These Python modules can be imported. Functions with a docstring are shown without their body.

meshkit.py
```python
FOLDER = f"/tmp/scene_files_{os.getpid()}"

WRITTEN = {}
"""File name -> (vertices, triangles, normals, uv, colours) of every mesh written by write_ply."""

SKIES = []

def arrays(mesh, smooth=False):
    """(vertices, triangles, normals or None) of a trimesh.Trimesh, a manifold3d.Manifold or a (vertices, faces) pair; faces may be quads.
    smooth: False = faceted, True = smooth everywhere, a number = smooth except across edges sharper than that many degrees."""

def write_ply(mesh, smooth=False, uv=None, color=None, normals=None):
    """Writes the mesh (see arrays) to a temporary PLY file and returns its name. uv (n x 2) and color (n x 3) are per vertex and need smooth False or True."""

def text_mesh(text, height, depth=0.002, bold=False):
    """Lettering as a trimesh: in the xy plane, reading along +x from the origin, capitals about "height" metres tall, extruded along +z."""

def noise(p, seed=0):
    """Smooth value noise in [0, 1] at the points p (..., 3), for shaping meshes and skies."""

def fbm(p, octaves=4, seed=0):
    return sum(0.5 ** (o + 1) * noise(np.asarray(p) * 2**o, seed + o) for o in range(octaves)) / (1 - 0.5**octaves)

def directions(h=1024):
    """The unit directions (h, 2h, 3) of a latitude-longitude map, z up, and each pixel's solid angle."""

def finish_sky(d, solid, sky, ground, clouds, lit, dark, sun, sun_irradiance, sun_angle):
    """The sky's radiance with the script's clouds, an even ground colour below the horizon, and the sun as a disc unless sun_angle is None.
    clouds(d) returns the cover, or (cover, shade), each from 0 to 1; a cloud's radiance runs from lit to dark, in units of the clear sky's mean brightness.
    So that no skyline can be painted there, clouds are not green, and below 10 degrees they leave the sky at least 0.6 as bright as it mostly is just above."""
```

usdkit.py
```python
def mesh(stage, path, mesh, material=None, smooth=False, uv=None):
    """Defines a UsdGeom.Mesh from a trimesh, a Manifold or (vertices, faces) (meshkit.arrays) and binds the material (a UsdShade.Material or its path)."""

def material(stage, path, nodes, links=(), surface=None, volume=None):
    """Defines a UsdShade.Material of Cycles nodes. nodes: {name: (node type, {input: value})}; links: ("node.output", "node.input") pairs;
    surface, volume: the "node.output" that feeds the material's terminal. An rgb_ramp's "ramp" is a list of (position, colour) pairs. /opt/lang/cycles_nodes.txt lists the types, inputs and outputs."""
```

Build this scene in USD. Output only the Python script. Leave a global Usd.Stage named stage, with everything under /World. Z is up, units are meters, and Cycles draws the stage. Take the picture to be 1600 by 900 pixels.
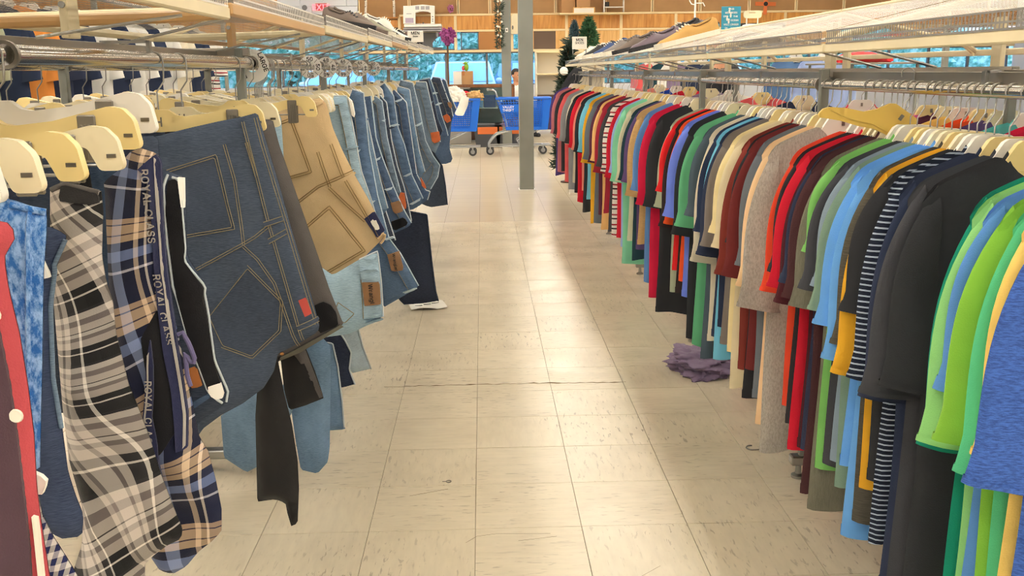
import math, random, numpy as np, trimesh, usdkit, meshkit, shapely
from shapely.geometry import Polygon
from scipy.spatial import Delaunay
from pxr import Usd, UsdGeom, UsdShade, UsdLux, Gf, Sdf, Vt

stage = Usd.Stage.CreateInMemory()
UsdGeom.SetStageUpAxis(stage, UsdGeom.Tokens.z)
UsdGeom.SetStageMetersPerUnit(stage, 1.0)
W = UsdGeom.Xform.Define(stage, '/World'); stage.SetDefaultPrim(W.GetPrim())
UsdGeom.Scope.Define(stage, '/World/Looks')
PI = math.pi
# ---------------------------------------------------------------- camera
CF, CH, PITCH, YAW, ROLL = 1513.0, 1.28, .2207, .02785, -.01236
_cp, _sp, _cy, _sy = math.cos(PITCH), math.sin(PITCH), math.cos(YAW), math.sin(YAW)
FW = np.array([_sy*_cp, _cy*_cp, -_sp]); _r = np.array([_cy, -_sy, 0]); _u = np.cross(_r, FW)
RT = _r*math.cos(ROLL)+_u*math.sin(ROLL); UP = -_r*math.sin(ROLL)+_u*math.cos(ROLL)
EYE = np.array([0, 0, CH])
cam = UsdGeom.Camera.Define(stage, '/World/camera')
cam.AddTransformOp().Set(Gf.Matrix4d(*RT, 0, *UP, 0, *(-FW), 0, *EYE, 1))
cam.CreateHorizontalApertureAttr(36.0); cam.CreateVerticalApertureAttr(20.25)
cam.CreateFocalLengthAttr(36*CF/1600)
cam.CreateClippingRangeAttr(Gf.Vec2f(.05, 400))
cam.CreateExposureAttr(0.66)
# ---------------------------------------------------------------- light
LAMP = 20.0           # radiance of the ceiling tubes
SKY = 2.2           # strength of the sky
SUN_EL, SUN_ROT = 52.0, 200.0
dome = UsdLux.DomeLight.Define(stage, '/World/sky_light')
usdkit.material(stage, '/World/Looks/sky', {
    "s": ("sky_texture", {"sky_type": "preetham", "sun_direction": (-.35, -.55, .75), "turbidity": 3.0}),
    "b": ("background_shader", {"strength": SKY})}, [("s.color", "b.color")], surface="b.background")
UsdShade.MaterialBindingAPI.Apply(dome.GetPrim()).Bind(UsdShade.Material.Get(stage, '/World/Looks/sky'))
sun = UsdLux.DistantLight.Define(stage, '/World/sun_light')
sun.CreateIntensityAttr(55.0); sun.CreateAngleAttr(.53); sun.CreateColorAttr(Gf.Vec3f(1, .95, .86))
sun.AddRotateXYZOp().Set(Gf.Vec3f(38, 0, -25))

# ---------------------------------------------------------------- helpers
USED = {}
def numbered(parent, name):
    k = (parent, name); n = USED.get(k, 0); USED[k] = n+1
    return f"{parent}/{name}" + (f"_{n:03d}" if n else "")
def tag(prim, label=None, cat=None, group=None, kind=None):
    for k, v in (('label', label), ('category', cat), ('group', group), ('kind', kind)):
        if v: prim.SetCustomDataByKey(k, v)
    return prim
def thing(name, label, cat, group=None, loc=(0, 0, 0), rotz=0.0, kind=None):
    x = UsdGeom.Xform.Define(stage, numbered('/World', name))
    x.AddTranslateOp().Set(Gf.Vec3d(*map(float, loc))); x.AddRotateZOp().Set(float(rotz))
    tag(x.GetPrim(), label, cat, group, kind)
    return str(x.GetPath())
def part(parent, name, mesh, m, smooth=35, label=None, uv=None, kind=None):
    p = numbered(parent, name)
    g = usdkit.mesh(stage, p, mesh, M(m), smooth=smooth, uv=uv)
    if label or kind: tag(g.GetPrim(), label=label, kind=kind)
    return p
def solo(name, mesh, m, label, cat, group=None, kind=None, smooth=35, uv=None):
    p = part('/World', name, mesh, m, smooth, uv=uv)
    tag(stage.GetPrimAtPath(p), label, cat, group, kind)
    return p
def struct(name, mesh, m, label, cat=None, smooth=35, parent='/World'):
    p = part(parent, name, mesh, m, smooth)
    if parent == '/World': tag(stage.GetPrimAtPath(p), label, cat or name.split('_')[0], None, 'structure')
    return p
def copy_of(src, name, label, cat, loc, rotz=0.0, group=None):
    x = UsdGeom.Xform.Define(stage, numbered('/World', name)); pr = x.GetPrim()
    x.AddTranslateOp().Set(Gf.Vec3d(*map(float, loc))); x.AddRotateZOp().Set(float(rotz))
    pr.GetReferences().AddInternalReference(src); pr.SetInstanceable(True)
    tag(pr, label, cat, group)
    return str(pr.GetPath())
def ray(px, py):
    return FW+RT*(px-800)/CF-UP*(py-450)/CF
def at(px, py, X=None, Y=None, Z=None):
    d = ray(px, py)
    for i, v in enumerate((X, Y, Z)):
        if v is not None: t = (v-EYE[i])/d[i]
    return EYE+d*t
def cat(*ms):
    ms = [m for m in ms if m is not None]
    return trimesh.util.concatenate(ms) if len(ms) > 1 else ms[0]
def box(x0, x1, y0, y1, z0, z1, ch=0.0):
    if ch <= 0:
        m = trimesh.creation.box((abs(x1-x0), abs(y1-y0), abs(z1-z0)))
        m.apply_translation(((x0+x1)/2, (y0+y1)/2, (z0+z1)/2)); return m
    c = min(ch, abs(x1-x0)*.45, abs(y1-y0)*.45, abs(z1-z0)*.45)
    pts = []
    lo = np.array([min(x0, x1), min(y0, y1), min(z0, z1)]); hi = np.array([max(x0, x1), max(y0, y1), max(z0, z1)])
    for s in np.ndindex(2, 2, 2):
        for k in range(3):
            p = np.where(np.array(s) == 1, hi-c, lo+c)
            p[k] = hi[k] if s[k] else lo[k]
            pts.append(p)
    return trimesh.convex.convex_hull(np.array(pts))
def tube(pts, r, n=6, closed=False):
    pts = np.asarray(pts, float)
    t = np.gradient(pts, axis=0) if not closed else np.roll(pts, -1, 0)-np.roll(pts, 1, 0)
    t /= np.maximum(np.linalg.norm(t, axis=1, keepdims=True), 1e-12)
    a = np.array([0, 0, 1.0]) if abs(t[0][2]) < .9 else np.array([1.0, 0, 0])
    u = np.cross(t[0], a); u /= np.linalg.norm(u); us = [u]
    for k in range(1, len(pts)):
        u = us[-1]-t[k]*(us[-1]@t[k]); us.append(u/max(np.linalg.norm(u), 1e-9))
    us = np.array(us); vs = np.cross(t, us)
    rr = np.broadcast_to(np.asarray(r, float), (len(pts),))[:, None, None]
    an = np.arange(n)*2*PI/n
    ring = pts[:, None]+rr*(us[:, None]*np.cos(an)[None, :, None]+vs[:, None]*np.sin(an)[None, :, None])
    v = ring.reshape(-1, 3); f = []; L = len(pts)
    i = np.arange(L if closed else L-1)[:, None]*n; j = np.arange(n)[None]; j2 = (j+1) % n
    i2 = (i+n) % (L*n)
    f = np.stack([i+j, i2+j, i2+j2, i+j2], -1).reshape(-1, 4)[:, ::-1]
    tri = np.vstack([f[:, [0, 1, 2]], f[:, [0, 2, 3]]])
    if not closed:
        v = np.vstack([v, pts[0], pts[-1]]); c0, c1 = L*n, L*n+1; k = np.arange(n); k2 = (k+1) % n
        tri = np.vstack([tri, np.stack([np.full(n, c0), k, k2], 1)[:, [0, 2, 1]] if 0 else np.stack([np.full(n, c0), k2, k], 1), np.stack([np.full(n, c1), (L-1)*n+k, (L-1)*n+k2], 1)])
    m = trimesh.Trimesh(v, tri, process=False)
    if not closed and m.volume < 0: m.invert()
    return m
def rod(a, b, r, n=10): return tube([a, b], r, n)
def extrude(poly, depth, holes=None):
    """polygon in (x, z), thickness along y centred on 0"""
    p = Polygon(poly, holes or [])
    p = p if p.is_valid else p.buffer(0)
    if p.geom_type != 'Polygon': p = max(p.geoms, key=lambda g: g.area)
    m = trimesh.creation.extrude_polygon(p, depth, engine='earcut')
    v = m.vertices.copy(); m.vertices = np.stack([v[:, 0], depth/2-v[:, 2], v[:, 1]], 1)
    return m
def rounded(poly, r, seg=4):
    p = Polygon(poly).buffer(-r).buffer(r*2, quad_segs=seg).buffer(-r, quad_segs=seg)
    return np.array(p.exterior.coords)[:-1]
def lathe(prof, n=16):
    prof = np.asarray(prof, float); an = np.arange(n)*2*PI/n
    v = np.stack([prof[:, None, 0]*np.cos(an), prof[:, None, 0]*np.sin(an), np.broadcast_to(prof[:, None, 1], (len(prof), n))], -1).reshape(-1, 3)
    i = np.arange(len(prof)-1)[:, None]*n; j = np.arange(n)[None]; j2 = (j+1) % n
    f = np.stack([i+j, i+j2, i+n+j2, i+n+j], -1).reshape(-1, 4)
    m = trimesh.Trimesh(v, np.vstack([f[:, [0, 1, 2]], f[:, [0, 2, 3]]]), process=False)
    return m
def moved(m, loc=(0, 0, 0), rz=0, rx=0, ry=0, s=None):
    m = m.copy()
    if s is not None: m.apply_scale(s)
    for a, ax in ((rx, (1, 0, 0)), (ry, (0, 1, 0)), (rz, (0, 0, 1))):
        if a: m.apply_transform(trimesh.transformations.rotation_matrix(a, ax))
    m.apply_translation(loc); return m
def grid_mesh(P):
    """P: (a, b, 3) grid of points"""
    a, b = P.shape[:2]
    i = np.arange(a-1)[:, None]*b; j = np.arange(b-1)[None]
    f = np.stack([i+j, i+j+1, i+b+j+1, i+b+j], -1).reshape(-1, 4)
    return trimesh.Trimesh(P.reshape(-1, 3), np.vstack([f[:, [0, 1, 2]], f[:, [0, 2, 3]]]), process=False)
def smoothline(pts, n=24):
    """Catmull-Rom through the points"""
    p = np.asarray(pts, float); p = np.vstack([2*p[0]-p[1], p, 2*p[-1]-p[-2]]); out = []
    per = max(2, n//(len(p)-3))
    for k in range(1, len(p)-2):
        t = np.linspace(0, 1, per, endpoint=False)[:, None]
        out.append(.5*((2*p[k])+(-p[k-1]+p[k+1])*t+(2*p[k-1]-5*p[k]+4*p[k+1]-p[k+2])*t**2+(-p[k-1]+3*p[k]-3*p[k+1]+p[k+2])*t**3))
    return np.vstack(out+[p[-2:-1]])
def ball(c, r, sub=2):
    m = trimesh.creation.icosphere(sub, 1.0); m.apply_scale(r); m.apply_translation(c); return m
def text_on(t, height, loc, rx=PI/2, depth=.001, bold=True, rz=0, ry=0, center=True):
    m = meshkit.text_mesh(t, height, depth, bold)
    if center: m.apply_translation((-m.bounds.mean(0)[0], -m.bounds.mean(0)[1], 0))
    return moved(m, loc, rx=rx, ry=ry, rz=rz)

# ---------------------------------------------------------------- materials
MATS = {}
def M(n): return MATS[n]
def lin(c):
    if isinstance(c, str): c = [int(c[i:i+2], 16)/255 for i in (0, 2, 4)]
    return tuple(x/12.92 if x <= .04045 else ((x+.055)/1.055)**2.4 for x in c)
def mul(c, k): return tuple(min(1, x*k) for x in c)
def plain(name, c, rough=.5, metal=0.0, spec=.5, bump=0.0, bscale=40, var=0.0, vscale=6, coat=0.0):
    c = lin(c); n = {"p": ("principled_bsdf", {"base_color": c, "roughness": rough, "metallic": metal, "specular_ior_level": spec, "coat_weight": coat})}; l = []
    if var or bump: n["g"] = ("texture_coordinate", {})
    if var:
        n["v"] = ("noise_texture", {"scale": vscale, "detail": 4}); n["r"] = ("rgb_ramp", {"ramp": [(.3, mul(c, 1-var)), (.7, mul(c, 1+var))]})
        l += [("g.object", "v.vector"), ("v.fac", "r.fac"), ("r.color", "p.base_color")]
    if bump:
        n["n"] = ("noise_texture", {"scale": bscale, "detail": 3}); n["b"] = ("bump", {"strength": bump, "distance": .01})
        l += [("g.object", "n.vector"), ("n.fac", "b.height"), ("b.normal", "p.normal")]
    MATS[name] = usdkit.material(stage, '/World/Looks/'+name, n, l, surface="p.BSDF")
def fabric(name, c, heather=0.0, stretch=(60, 60, 8), sheen=.15, c2=None, k=1.0):
    """woven or knitted cloth: soft tone changes, fine weave relief, optional heather streaks"""
    c = mul(lin(c), k); d = mul(c, 1-.12)
    n = {"g": ("texture_coordinate", {}), "v": ("noise_texture", {"scale": 7, "detail": 3}), "r": ("rgb_ramp", {"ramp": [(.3, d), (.7, mul(c, 1.08))]}),
         "w": ("noise_texture", {"scale": 420, "detail": 2}), "b": ("bump", {"strength": .22, "distance": .004}),
         "p": ("principled_bsdf", {"roughness": .9, "specular_ior_level": .18, "sheen_weight": sheen, "sheen_roughness": .5})}
    l = [("g.object", "v.vector"), ("v.fac", "r.fac"), ("g.object", "w.vector"), ("w.fac", "b.height"), ("b.normal", "p.normal")]
    if heather:
        c2 = lin(c2) if c2 else mul(c, .5)
        n["m"] = ("mapping", {"scale": stretch}); n["h"] = ("noise_texture", {"scale": 4, "detail": 5, "roughness": .7})
        n["hr"] = ("rgb_ramp", {"ramp": [(.42, (0, 0, 0)), (.6, (heather,)*3)]}); n["x"] = ("mix", {"color2": c2})
        l += [("g.object", "m.vector"), ("m.vector", "h.vector"), ("h.fac", "hr.fac"), ("hr.color", "x.fac"), ("r.color", "x.color1"), ("x.color", "p.base_color")]
    else: l.append(("r.color", "p.base_color"))
    MATS[name] = usdkit.material(stage, '/World/Looks/'+name, n, l, surface="p.BSDF")
def denim(name, c, fade=.35, light=None):
    c = lin(c); light = lin(light) if light else mul(tuple(x+.03 for x in c), 2.0)
    n = {"g": ("texture_coordinate", {}), "v": ("noise_texture", {"scale": 5, "detail": 5, "roughness": .65}),
         "r": ("rgb_ramp", {"ramp": [(.25, mul(c, .6)), (.55, c), (.85, tuple(a*(1-fade)+b*fade for a, b in zip(c, light)))]}),
         "m": ("mapping", {"rotation": (0, .6, 0), "scale": (30, 30, 400)}), "t": ("noise_texture", {"scale": 3, "detail": 2}),
         "tr": ("rgb_ramp", {"ramp": [(.35, (0, 0, 0)), (.7, (.35, .35, .35))]}), "x": ("mix", {"color2": light}),
         "b": ("bump", {"strength": .3, "distance": .004}), "p": ("principled_bsdf", {"roughness": .85, "specular_ior_level": .2})}
    l = [("g.object", "v.vector"), ("v.fac", "r.fac"), ("g.object", "m.vector"), ("m.vector", "t.vector"), ("t.fac", "tr.fac"), ("tr.color", "x.fac"), ("r.color", "x.color1"), ("x.color", "p.base_color"), ("t.fac", "b.height"), ("b.normal", "p.normal")]
    MATS[name] = usdkit.material(stage, '/World/Looks/'+name, n, l, surface="p.BSDF")
def plaid(name, warp, weft, size, wsize=None):
    """warp, weft: (position, colour) steps; the cloth is their even mix (needs st)"""
    n = {"u": ("uvmap", {"attribute": "st"}), "s": ("separate_xyz", {})}
    l = [("u.UV", "s.vector")]
    for k, ax, steps, sz in (("a", "x", warp, size), ("c", "y", weft, wsize or size)):
        n[k+"m"] = ("math", {"math_type": "multiply", "value2": 1/sz}); n[k+"f"] = ("math", {"math_type": "fraction"})
        n[k+"r"] = ("rgb_ramp", {"ramp": [(p, lin(c)) for p, c in steps], "interpolate": False})
        l += [("s."+ax, k+"m.value1"), (k+"m.value", k+"f.value1"), (k+"f.value", k+"r.fac")]
    n["x"] = ("mix", {"fac": .5}); n["w"] = ("noise_texture", {"scale": 500}); n["b"] = ("bump", {"strength": .15, "distance": .003})
    n["g"] = ("texture_coordinate", {})
    n["p"] = ("principled_bsdf", {"roughness": .9, "specular_ior_level": .15, "sheen_weight": .2})
    l += [("ar.color", "x.color1"), ("cr.color", "x.color2"), ("x.color", "p.base_color"), ("g.object", "w.vector"), ("w.fac", "b.height"), ("b.normal", "p.normal")]
    MATS[name] = usdkit.material(stage, '/World/Looks/'+name, n, l, surface="p.BSDF")
def stripes(name, steps, pitch):
    n = {"g": ("texture_coordinate", {}), "s": ("separate_xyz", {}), "m": ("math", {"math_type": "multiply", "value2": 1/pitch}), "f": ("math", {"math_type": "fraction"}),
         "q": ("noise_texture", {"scale": 5}), "qm": ("math", {"math_type": "multiply_add", "value2": .02}),
         "r": ("rgb_ramp", {"ramp": [(p, lin(c)) for p, c in steps], "interpolate": False}), "p": ("principled_bsdf", {"roughness": .9, "specular_ior_level": .15, "sheen_weight": .15})}
    MATS[name] = usdkit.material(stage, '/World/Looks/'+name, n, [("g.object", "s.vector"), ("g.object", "q.vector"), ("q.fac", "qm.value1"), ("s.z", "qm.value3"), ("qm.value", "m.value1"), ("m.value", "f.value1"), ("f.value", "r.fac"), ("r.color", "p.base_color")], surface="p.BSDF")
def emit(name, c, s):
    MATS[name] = usdkit.material(stage, '/World/Looks/'+name, {"e": ("emission", {"color": lin(c) if isinstance(c, str) else c, "strength": s})}, [], surface="e.emission")
def woodgrain(name, c1, c2, scale=(1, 1, .12), sc=9, rough=.4):
    n = {"g": ("texture_coordinate", {}), "m": ("mapping", {"scale": scale}), "v": ("noise_texture", {"scale": sc, "detail": 6, "distortion": 1.5}),
         "r": ("rgb_ramp", {"ramp": [(.3, lin(c2)), (.6, lin(c1))]}), "p": ("principled_bsdf", {"roughness": rough})}
    MATS[name] = usdkit.material(stage, '/World/Looks/'+name, n, [("g.object", "m.vector"), ("m.vector", "v.vector"), ("v.fac", "r.fac"), ("r.color", "p.base_color")], surface="p.BSDF")
def glasspane(name, tint=(1, 1, 1)):
    MATS[name] = usdkit.material(stage, '/World/Looks/'+name, {"t": ("transparent_bsdf", {"color": tint}), "g": ("glossy_bsdf", {"roughness": .02}), "f": ("fresnel", {"IOR": 1.45}), "x": ("mix_closure", {})},
        [("f.fac", "x.fac"), ("t.BSDF", "x.closure1"), ("g.BSDF", "x.closure2")], surface="x.closure")
def tilemat(name, c, ang, tint):
    """waxed vinyl tile with dark flecks drawn out one way"""
    c = mul(lin(c), tint); sc = (1.0, 5.0, 1) if ang else (5.0, 1.0, 1)
    n = {"g": ("geometry", {}), "m": ("mapping", {"scale": sc}), "v": ("noise_texture", {"scale": 9, "detail": 5, "roughness": .6}), "r": ("rgb_ramp", {"ramp": [(.25, mul(c, .9)), (.6, c), (.85, mul(c, 1.05))]}),
         "k": ("noise_texture", {"scale": 17, "detail": 3, "roughness": .6, "distortion": .4}), "kr": ("rgb_ramp", {"ramp": [(.59, (0, 0, 0)), (.66, (.8, .8, .8))]}),
         "d": ("noise_texture", {"scale": 1.7, "detail": 3}), "dr": ("rgb_ramp", {"ramp": [(.35, (0, 0, 0)), (.75, (1, 1, 1))]}), "km": ("math", {"math_type": "multiply"}),
         "x": ("mix", {"color2": lin((.42, .36, .29))}), "s": ("noise_texture", {"scale": 3.0, "detail": 4}), "sr": ("map_range", {"from_min": .3, "from_max": .7, "to_min": .24, "to_max": .38}),
         "bn": ("noise_texture", {"scale": 2.2, "detail": 1}), "b": ("bump", {"strength": .12, "distance": .02}),
         "p": ("principled_bsdf", {"specular_ior_level": .5, "coat_weight": .25, "coat_roughness": .3})}
    l = [("g.position", "m.vector"), ("m.vector", "v.vector"), ("v.fac", "r.fac"), ("m.vector", "k.vector"), ("k.fac", "kr.fac"), ("g.position", "d.vector"), ("d.fac", "dr.fac"),
         ("kr.color", "km.value1"), ("dr.color", "km.value2"), ("km.value", "x.fac"), ("r.color", "x.color1"), ("x.color", "p.base_color"),
         ("g.position", "s.vector"), ("s.fac", "sr.value"), ("sr.result", "p.roughness"), ("g.position", "bn.vector"), ("bn.fac", "b.height"), ("b.normal", "p.normal")]
    MATS[name] = usdkit.material(stage, '/World/Looks/'+name, n, l, surface="p.BSDF")
for i in range(2):
    for j, tn in enumerate((.97, 1.0, 1.03)): tilemat(f'tile_{"ab"[i]}{j}', 'd8ccb4', i, tn)
plain('joint', '8a7a62', .8)
n = {"g": ("geometry", {}), "m": ("mapping", {"location": (.042, .1236, 0)}), "k": ("brick_texture", {"offset": 0.0, "squash": 1.0, "color1": lin('d8ccb4'), "color2": lin('d3c7b0'), "mortar": lin('a39478'), "scale": 1.0, "mortar_size": .002, "brick_width": .3048, "row_height": .3048}), "p": ("principled_bsdf", {"roughness": .24, "coat_weight": .25, "coat_roughness": .2})}
MATS['floor_far'] = usdkit.material(stage, '/World/Looks/floor_far', n, [("g.position", "m.vector"), ("m.vector", "k.vector"), ("k.color", "p.base_color")], surface="p.BSDF")
for nm, c, kw in [('white_wall', 'd9dde6', dict(rough=.7)), ('ceiling', 'ece8df', dict(rough=.9)), ('cream_metal', 'ded0ac', dict(rough=.42, var=.06)), ('tan_metal', 'c29a66', dict(rough=.4, var=.06)),
        ('grey_paint', '84867f', dict(rough=.5, var=.05)), ('chrome', 'c9c5be', dict(rough=.16, metal=1.0)), ('dull_chrome', 'a39d94', dict(rough=.34, metal=1.0, var=.1)), ('steel', 'a9a8a4', dict(rough=.3, metal=1.0)),
        ('mesh_metal', 'e6e3dc', dict(rough=.4, metal=.1)), ('mesh_dark', '8f8b86', dict(rough=.4, metal=.6)), ('hang_white', 'e9e4da', dict(rough=.38)), ('hang_cream', 'e8dcb9', dict(rough=.38)), ('hang_yellow', 'e9d190', dict(rough=.38)), ('hang_gold', 'e3bf5e', dict(rough=.35)),
        ('clip_metal', '8c867c', dict(rough=.35, metal=.9)), ('black_plastic', '1c1c1e', dict(rough=.45)), ('brown_panel', 'b58d62', dict(rough=.95, var=.08, vscale=3, bump=.3, bscale=120)), ('dark_panel', '6e5a4c', dict(rough=.7)),
        ('cream_rail', 'f3dcae', dict(rough=.5)), ('blue_plastic', '1268d8', dict(rough=.35)), ('cart_metal', 'a7a9ab', dict(rough=.3, metal=.8)), ('rubber', '3a3a3c', dict(rough=.6)), ('cardboard', 'b98d60', dict(rough=.85)), ('card_white', 'e6e1d6', dict(rough=.8)),
        ('paper', 'f4f1ea', dict(rough=.8)), ('ink', '2a2622', dict(rough=.7)), ('leather_tan', 'b6723c', dict(rough=.6, var=.12, vscale=30)), ('leather_brown', '8a6644', dict(rough=.6, var=.12, vscale=30)), ('leather_orange', 'c46230', dict(rough=.6, var=.12, vscale=30)), ('red_patch', 'b8473f', dict(rough=.7)),
        ('thread_tan', '8f8468', dict(rough=.8)), ('worn_edge_halo', 'c2ccd2', dict(rough=.85)), ('thread_khaki', '8d7446', dict(rough=.8)), ('copper', 'b5814e', dict(rough=.35, metal=.9)), ('asphalt', '8d949c', dict(rough=.9)), ('car_white', 'e8ecf2', dict(rough=.2, coat=.6)), ('car_glass', 'a9cfe6', dict(rough=.25)), ('car_dark', '20242a', dict(rough=.5)), ('car_blue', '6f95c0', dict(rough=.2, coat=.6)),
        ('grass', '5f8a4a', dict(rough=1.0)), ('bark', '6a5238', dict(rough=.9)), ('birch', 'e8e0d2', dict(rough=.8, var=.25, vscale=20)), ('teal_board', '2f8fae', dict(rough=.6, var=.06)), ('skin', 'c08a68', dict(rough=.6)), ('hair', '1d1a1a', dict(rough=.6)), ('parrot_green', '7fae2f', dict(rough=.5)), ('parrot_red', 'd2505a', dict(rough=.5)), ('orange_plastic', 'e0763a', dict(rough=.45)),
        ('tote', '4a4c50', dict(rough=.5)), ('toy_grey', 'a9a5a8', dict(rough=.5)), ('toy_lilac', 'b9a9bf', dict(rough=.6)), ('purple_petal', 'b05a9c', dict(rough=.8)), ('pink_petal', 'd98ab8', dict(rough=.8)), ('bauble', 'efe9dc', dict(rough=.3)), ('pegboard', 'b9824e', dict(rough=.8)), ('dark_wood', '4b2f22', dict(rough=.45, var=.2, vscale=4)), ('shelf_white', 'e6dfcd', dict(rough=.6)),
        ('sole_white', 'e3dcca', dict(rough=.6)), ('shoe_brown', '6f625a', dict(rough=.75, var=.08)), ('shoe_tan', 'c59a58', dict(rough=.85, var=.08)), ('shoe_black', '26262a', dict(rough=.6)), ('shoe_blue', '3a4f7c', dict(rough=.75)), ('shoe_sage', '8c8b78', dict(rough=.8)), ('shoe_grey', '7d7674', dict(rough=.6)), ('shoe_white', 'e0dcd2', dict(rough=.6)), ('shoe_leather', '7a4a32', dict(rough=.4)), ('shoe_purple', '6b5c68', dict(rough=.4)),
        ('lace_white', 'eae4d6', dict(rough=.8)), ('exit_box', 'dcd6d6', dict(rough=.5)), ('lamp_head', '6f7074', dict(rough=.5)), ('housing', 'e6e6e2', dict(rough=.5)), ('white_gloss', 'f2efe8', dict(rough=.35)), ('counter_top', 'd9d2c4', dict(rough=.4)), ('grey_box', '8d8a86', dict(rough=.6))]:
    plain(nm, c, **kw)
plain('exit_red', 'e8323c', .4)
emit('exit_glow', (1, .16, .18), 2.0)
emit('tube', (1, .93, .82), LAMP)
woodgrain('oak', 'dfa254', 'c07c34'); woodgrain('oak_light', 'ebbd78', 'd79f55'); woodgrain('brown_wood', '8a5730', '6b3f20', rough=.35)
glasspane('pane', (.86, .97, 1.0))
n = {"g": ("geometry", {}), "v": ("noise_texture", {"scale": 5.0, "detail": 3}), "r": ("rgb_ramp", {"ramp": [(.35, lin('5fa892')), (.5, lin('a4dccb')), (.65, lin('e4fff8'))]}), "p": ("principled_bsdf", {"roughness": .7}), "t": ("translucent_bsdf", {}), "x": ("mix_closure", {"fac": .35})}
MATS['leaf'] = usdkit.material(stage, '/World/Looks/leaf', n, [("g.position", "v.vector"), ("v.fac", "r.fac"), ("r.color", "p.base_color"), ("r.color", "t.color"), ("p.BSDF", "x.closure1"), ("t.BSDF", "x.closure2")], surface="x.closure")
plain('needle', '3f6b48', .7, var=.25, vscale=20); plain('needle_blue', '46606a', .7, var=.2, vscale=20); plain('needle_dark', '34473c', .7, var=.2, vscale=20)
# ================================================================ room shell
YW, ZC = 24.0, 3.7
XL, XR, YB = -12.0, 13.0, -7.0
struct('floor', cat(box(XL, XR, YB, YW, -.12, -.004), box(XL, XR, 8.351, YW+.0, -.004, 0), box(XL, XR, YB, 1.3407, -.004, 0), box(XL, -1.2612, 1.3407, 8.351, -.004, 0), box(1.7868, XR, 1.3407, 8.351, -.004, 0)), 'floor_far', 'glossy beige vinyl tile floor of the shop aisle', smooth=False)
rt = random.Random(4)
for r in range(23):
    for c in range(10):
        x0, y0 = -1.2612+c*.3048, 1.3407+r*.3048
        g = .0008
        z = rt.uniform(-.0006, 0)
        part('/World/floor', 'tile', box(x0+g, x0+.3048-g, y0+g, y0+.3048-g, -.0039, z, .0008), f'tile_{"ab"[(r+c+(rt.random()<.15))%2]}{rt.choice([0,1,1,1,2])}', smooth=False)
struct('ceiling', box(XL, XR, YB, YW, ZC, ZC+.1), 'ceiling', 'pale shop ceiling', smooth=False)
struct('wall_left', box(XL-.15, XL, YB, YW, 0, ZC), 'white_wall', 'white side wall of the shop', 'wall', smooth=False)
struct('wall_right', box(XR, XR+.15, YB, YW, 0, ZC), 'white_wall', 'white side wall on the shirt side', 'wall', smooth=False)
struct('wall_front', box(XL, XR, YB-.15, YB, 0, ZC), 'white_wall', 'white wall behind the viewer', 'wall', smooth=False)
def wz(py): return float(at(900, py, Y=YW)[2])
def wx(px, py=60): return float(at(px, py, Y=YW)[0])
Z0, Z1, Z2, Z3 = .95, wz(80), wz(46), wz(23)      # sill, transom, under fascia, above fascia
wb = UsdGeom.Xform.Define(stage, '/World/wall_back'); tag(wb.GetPrim(), 'shopfront wall of brown panels and oak fascia above the windows', 'wall', None, 'structure')
wp = '/World/wall_back'; USED[('/World', 'wall_back')] = 1
part(wp, 'apron', box(XL, XR, YW, YW+.2, 0, Z0), 'white_wall', smooth=False)
part(wp, 'header', box(XL, XR, YW+.05, YW+.2, Z2, ZC), 'dark_panel', smooth=False)
part(wp, 'rail', box(wx(560), XR, YW-.06, YW+.1, Z1, Z1+.06, .01), 'cream_rail')
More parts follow.
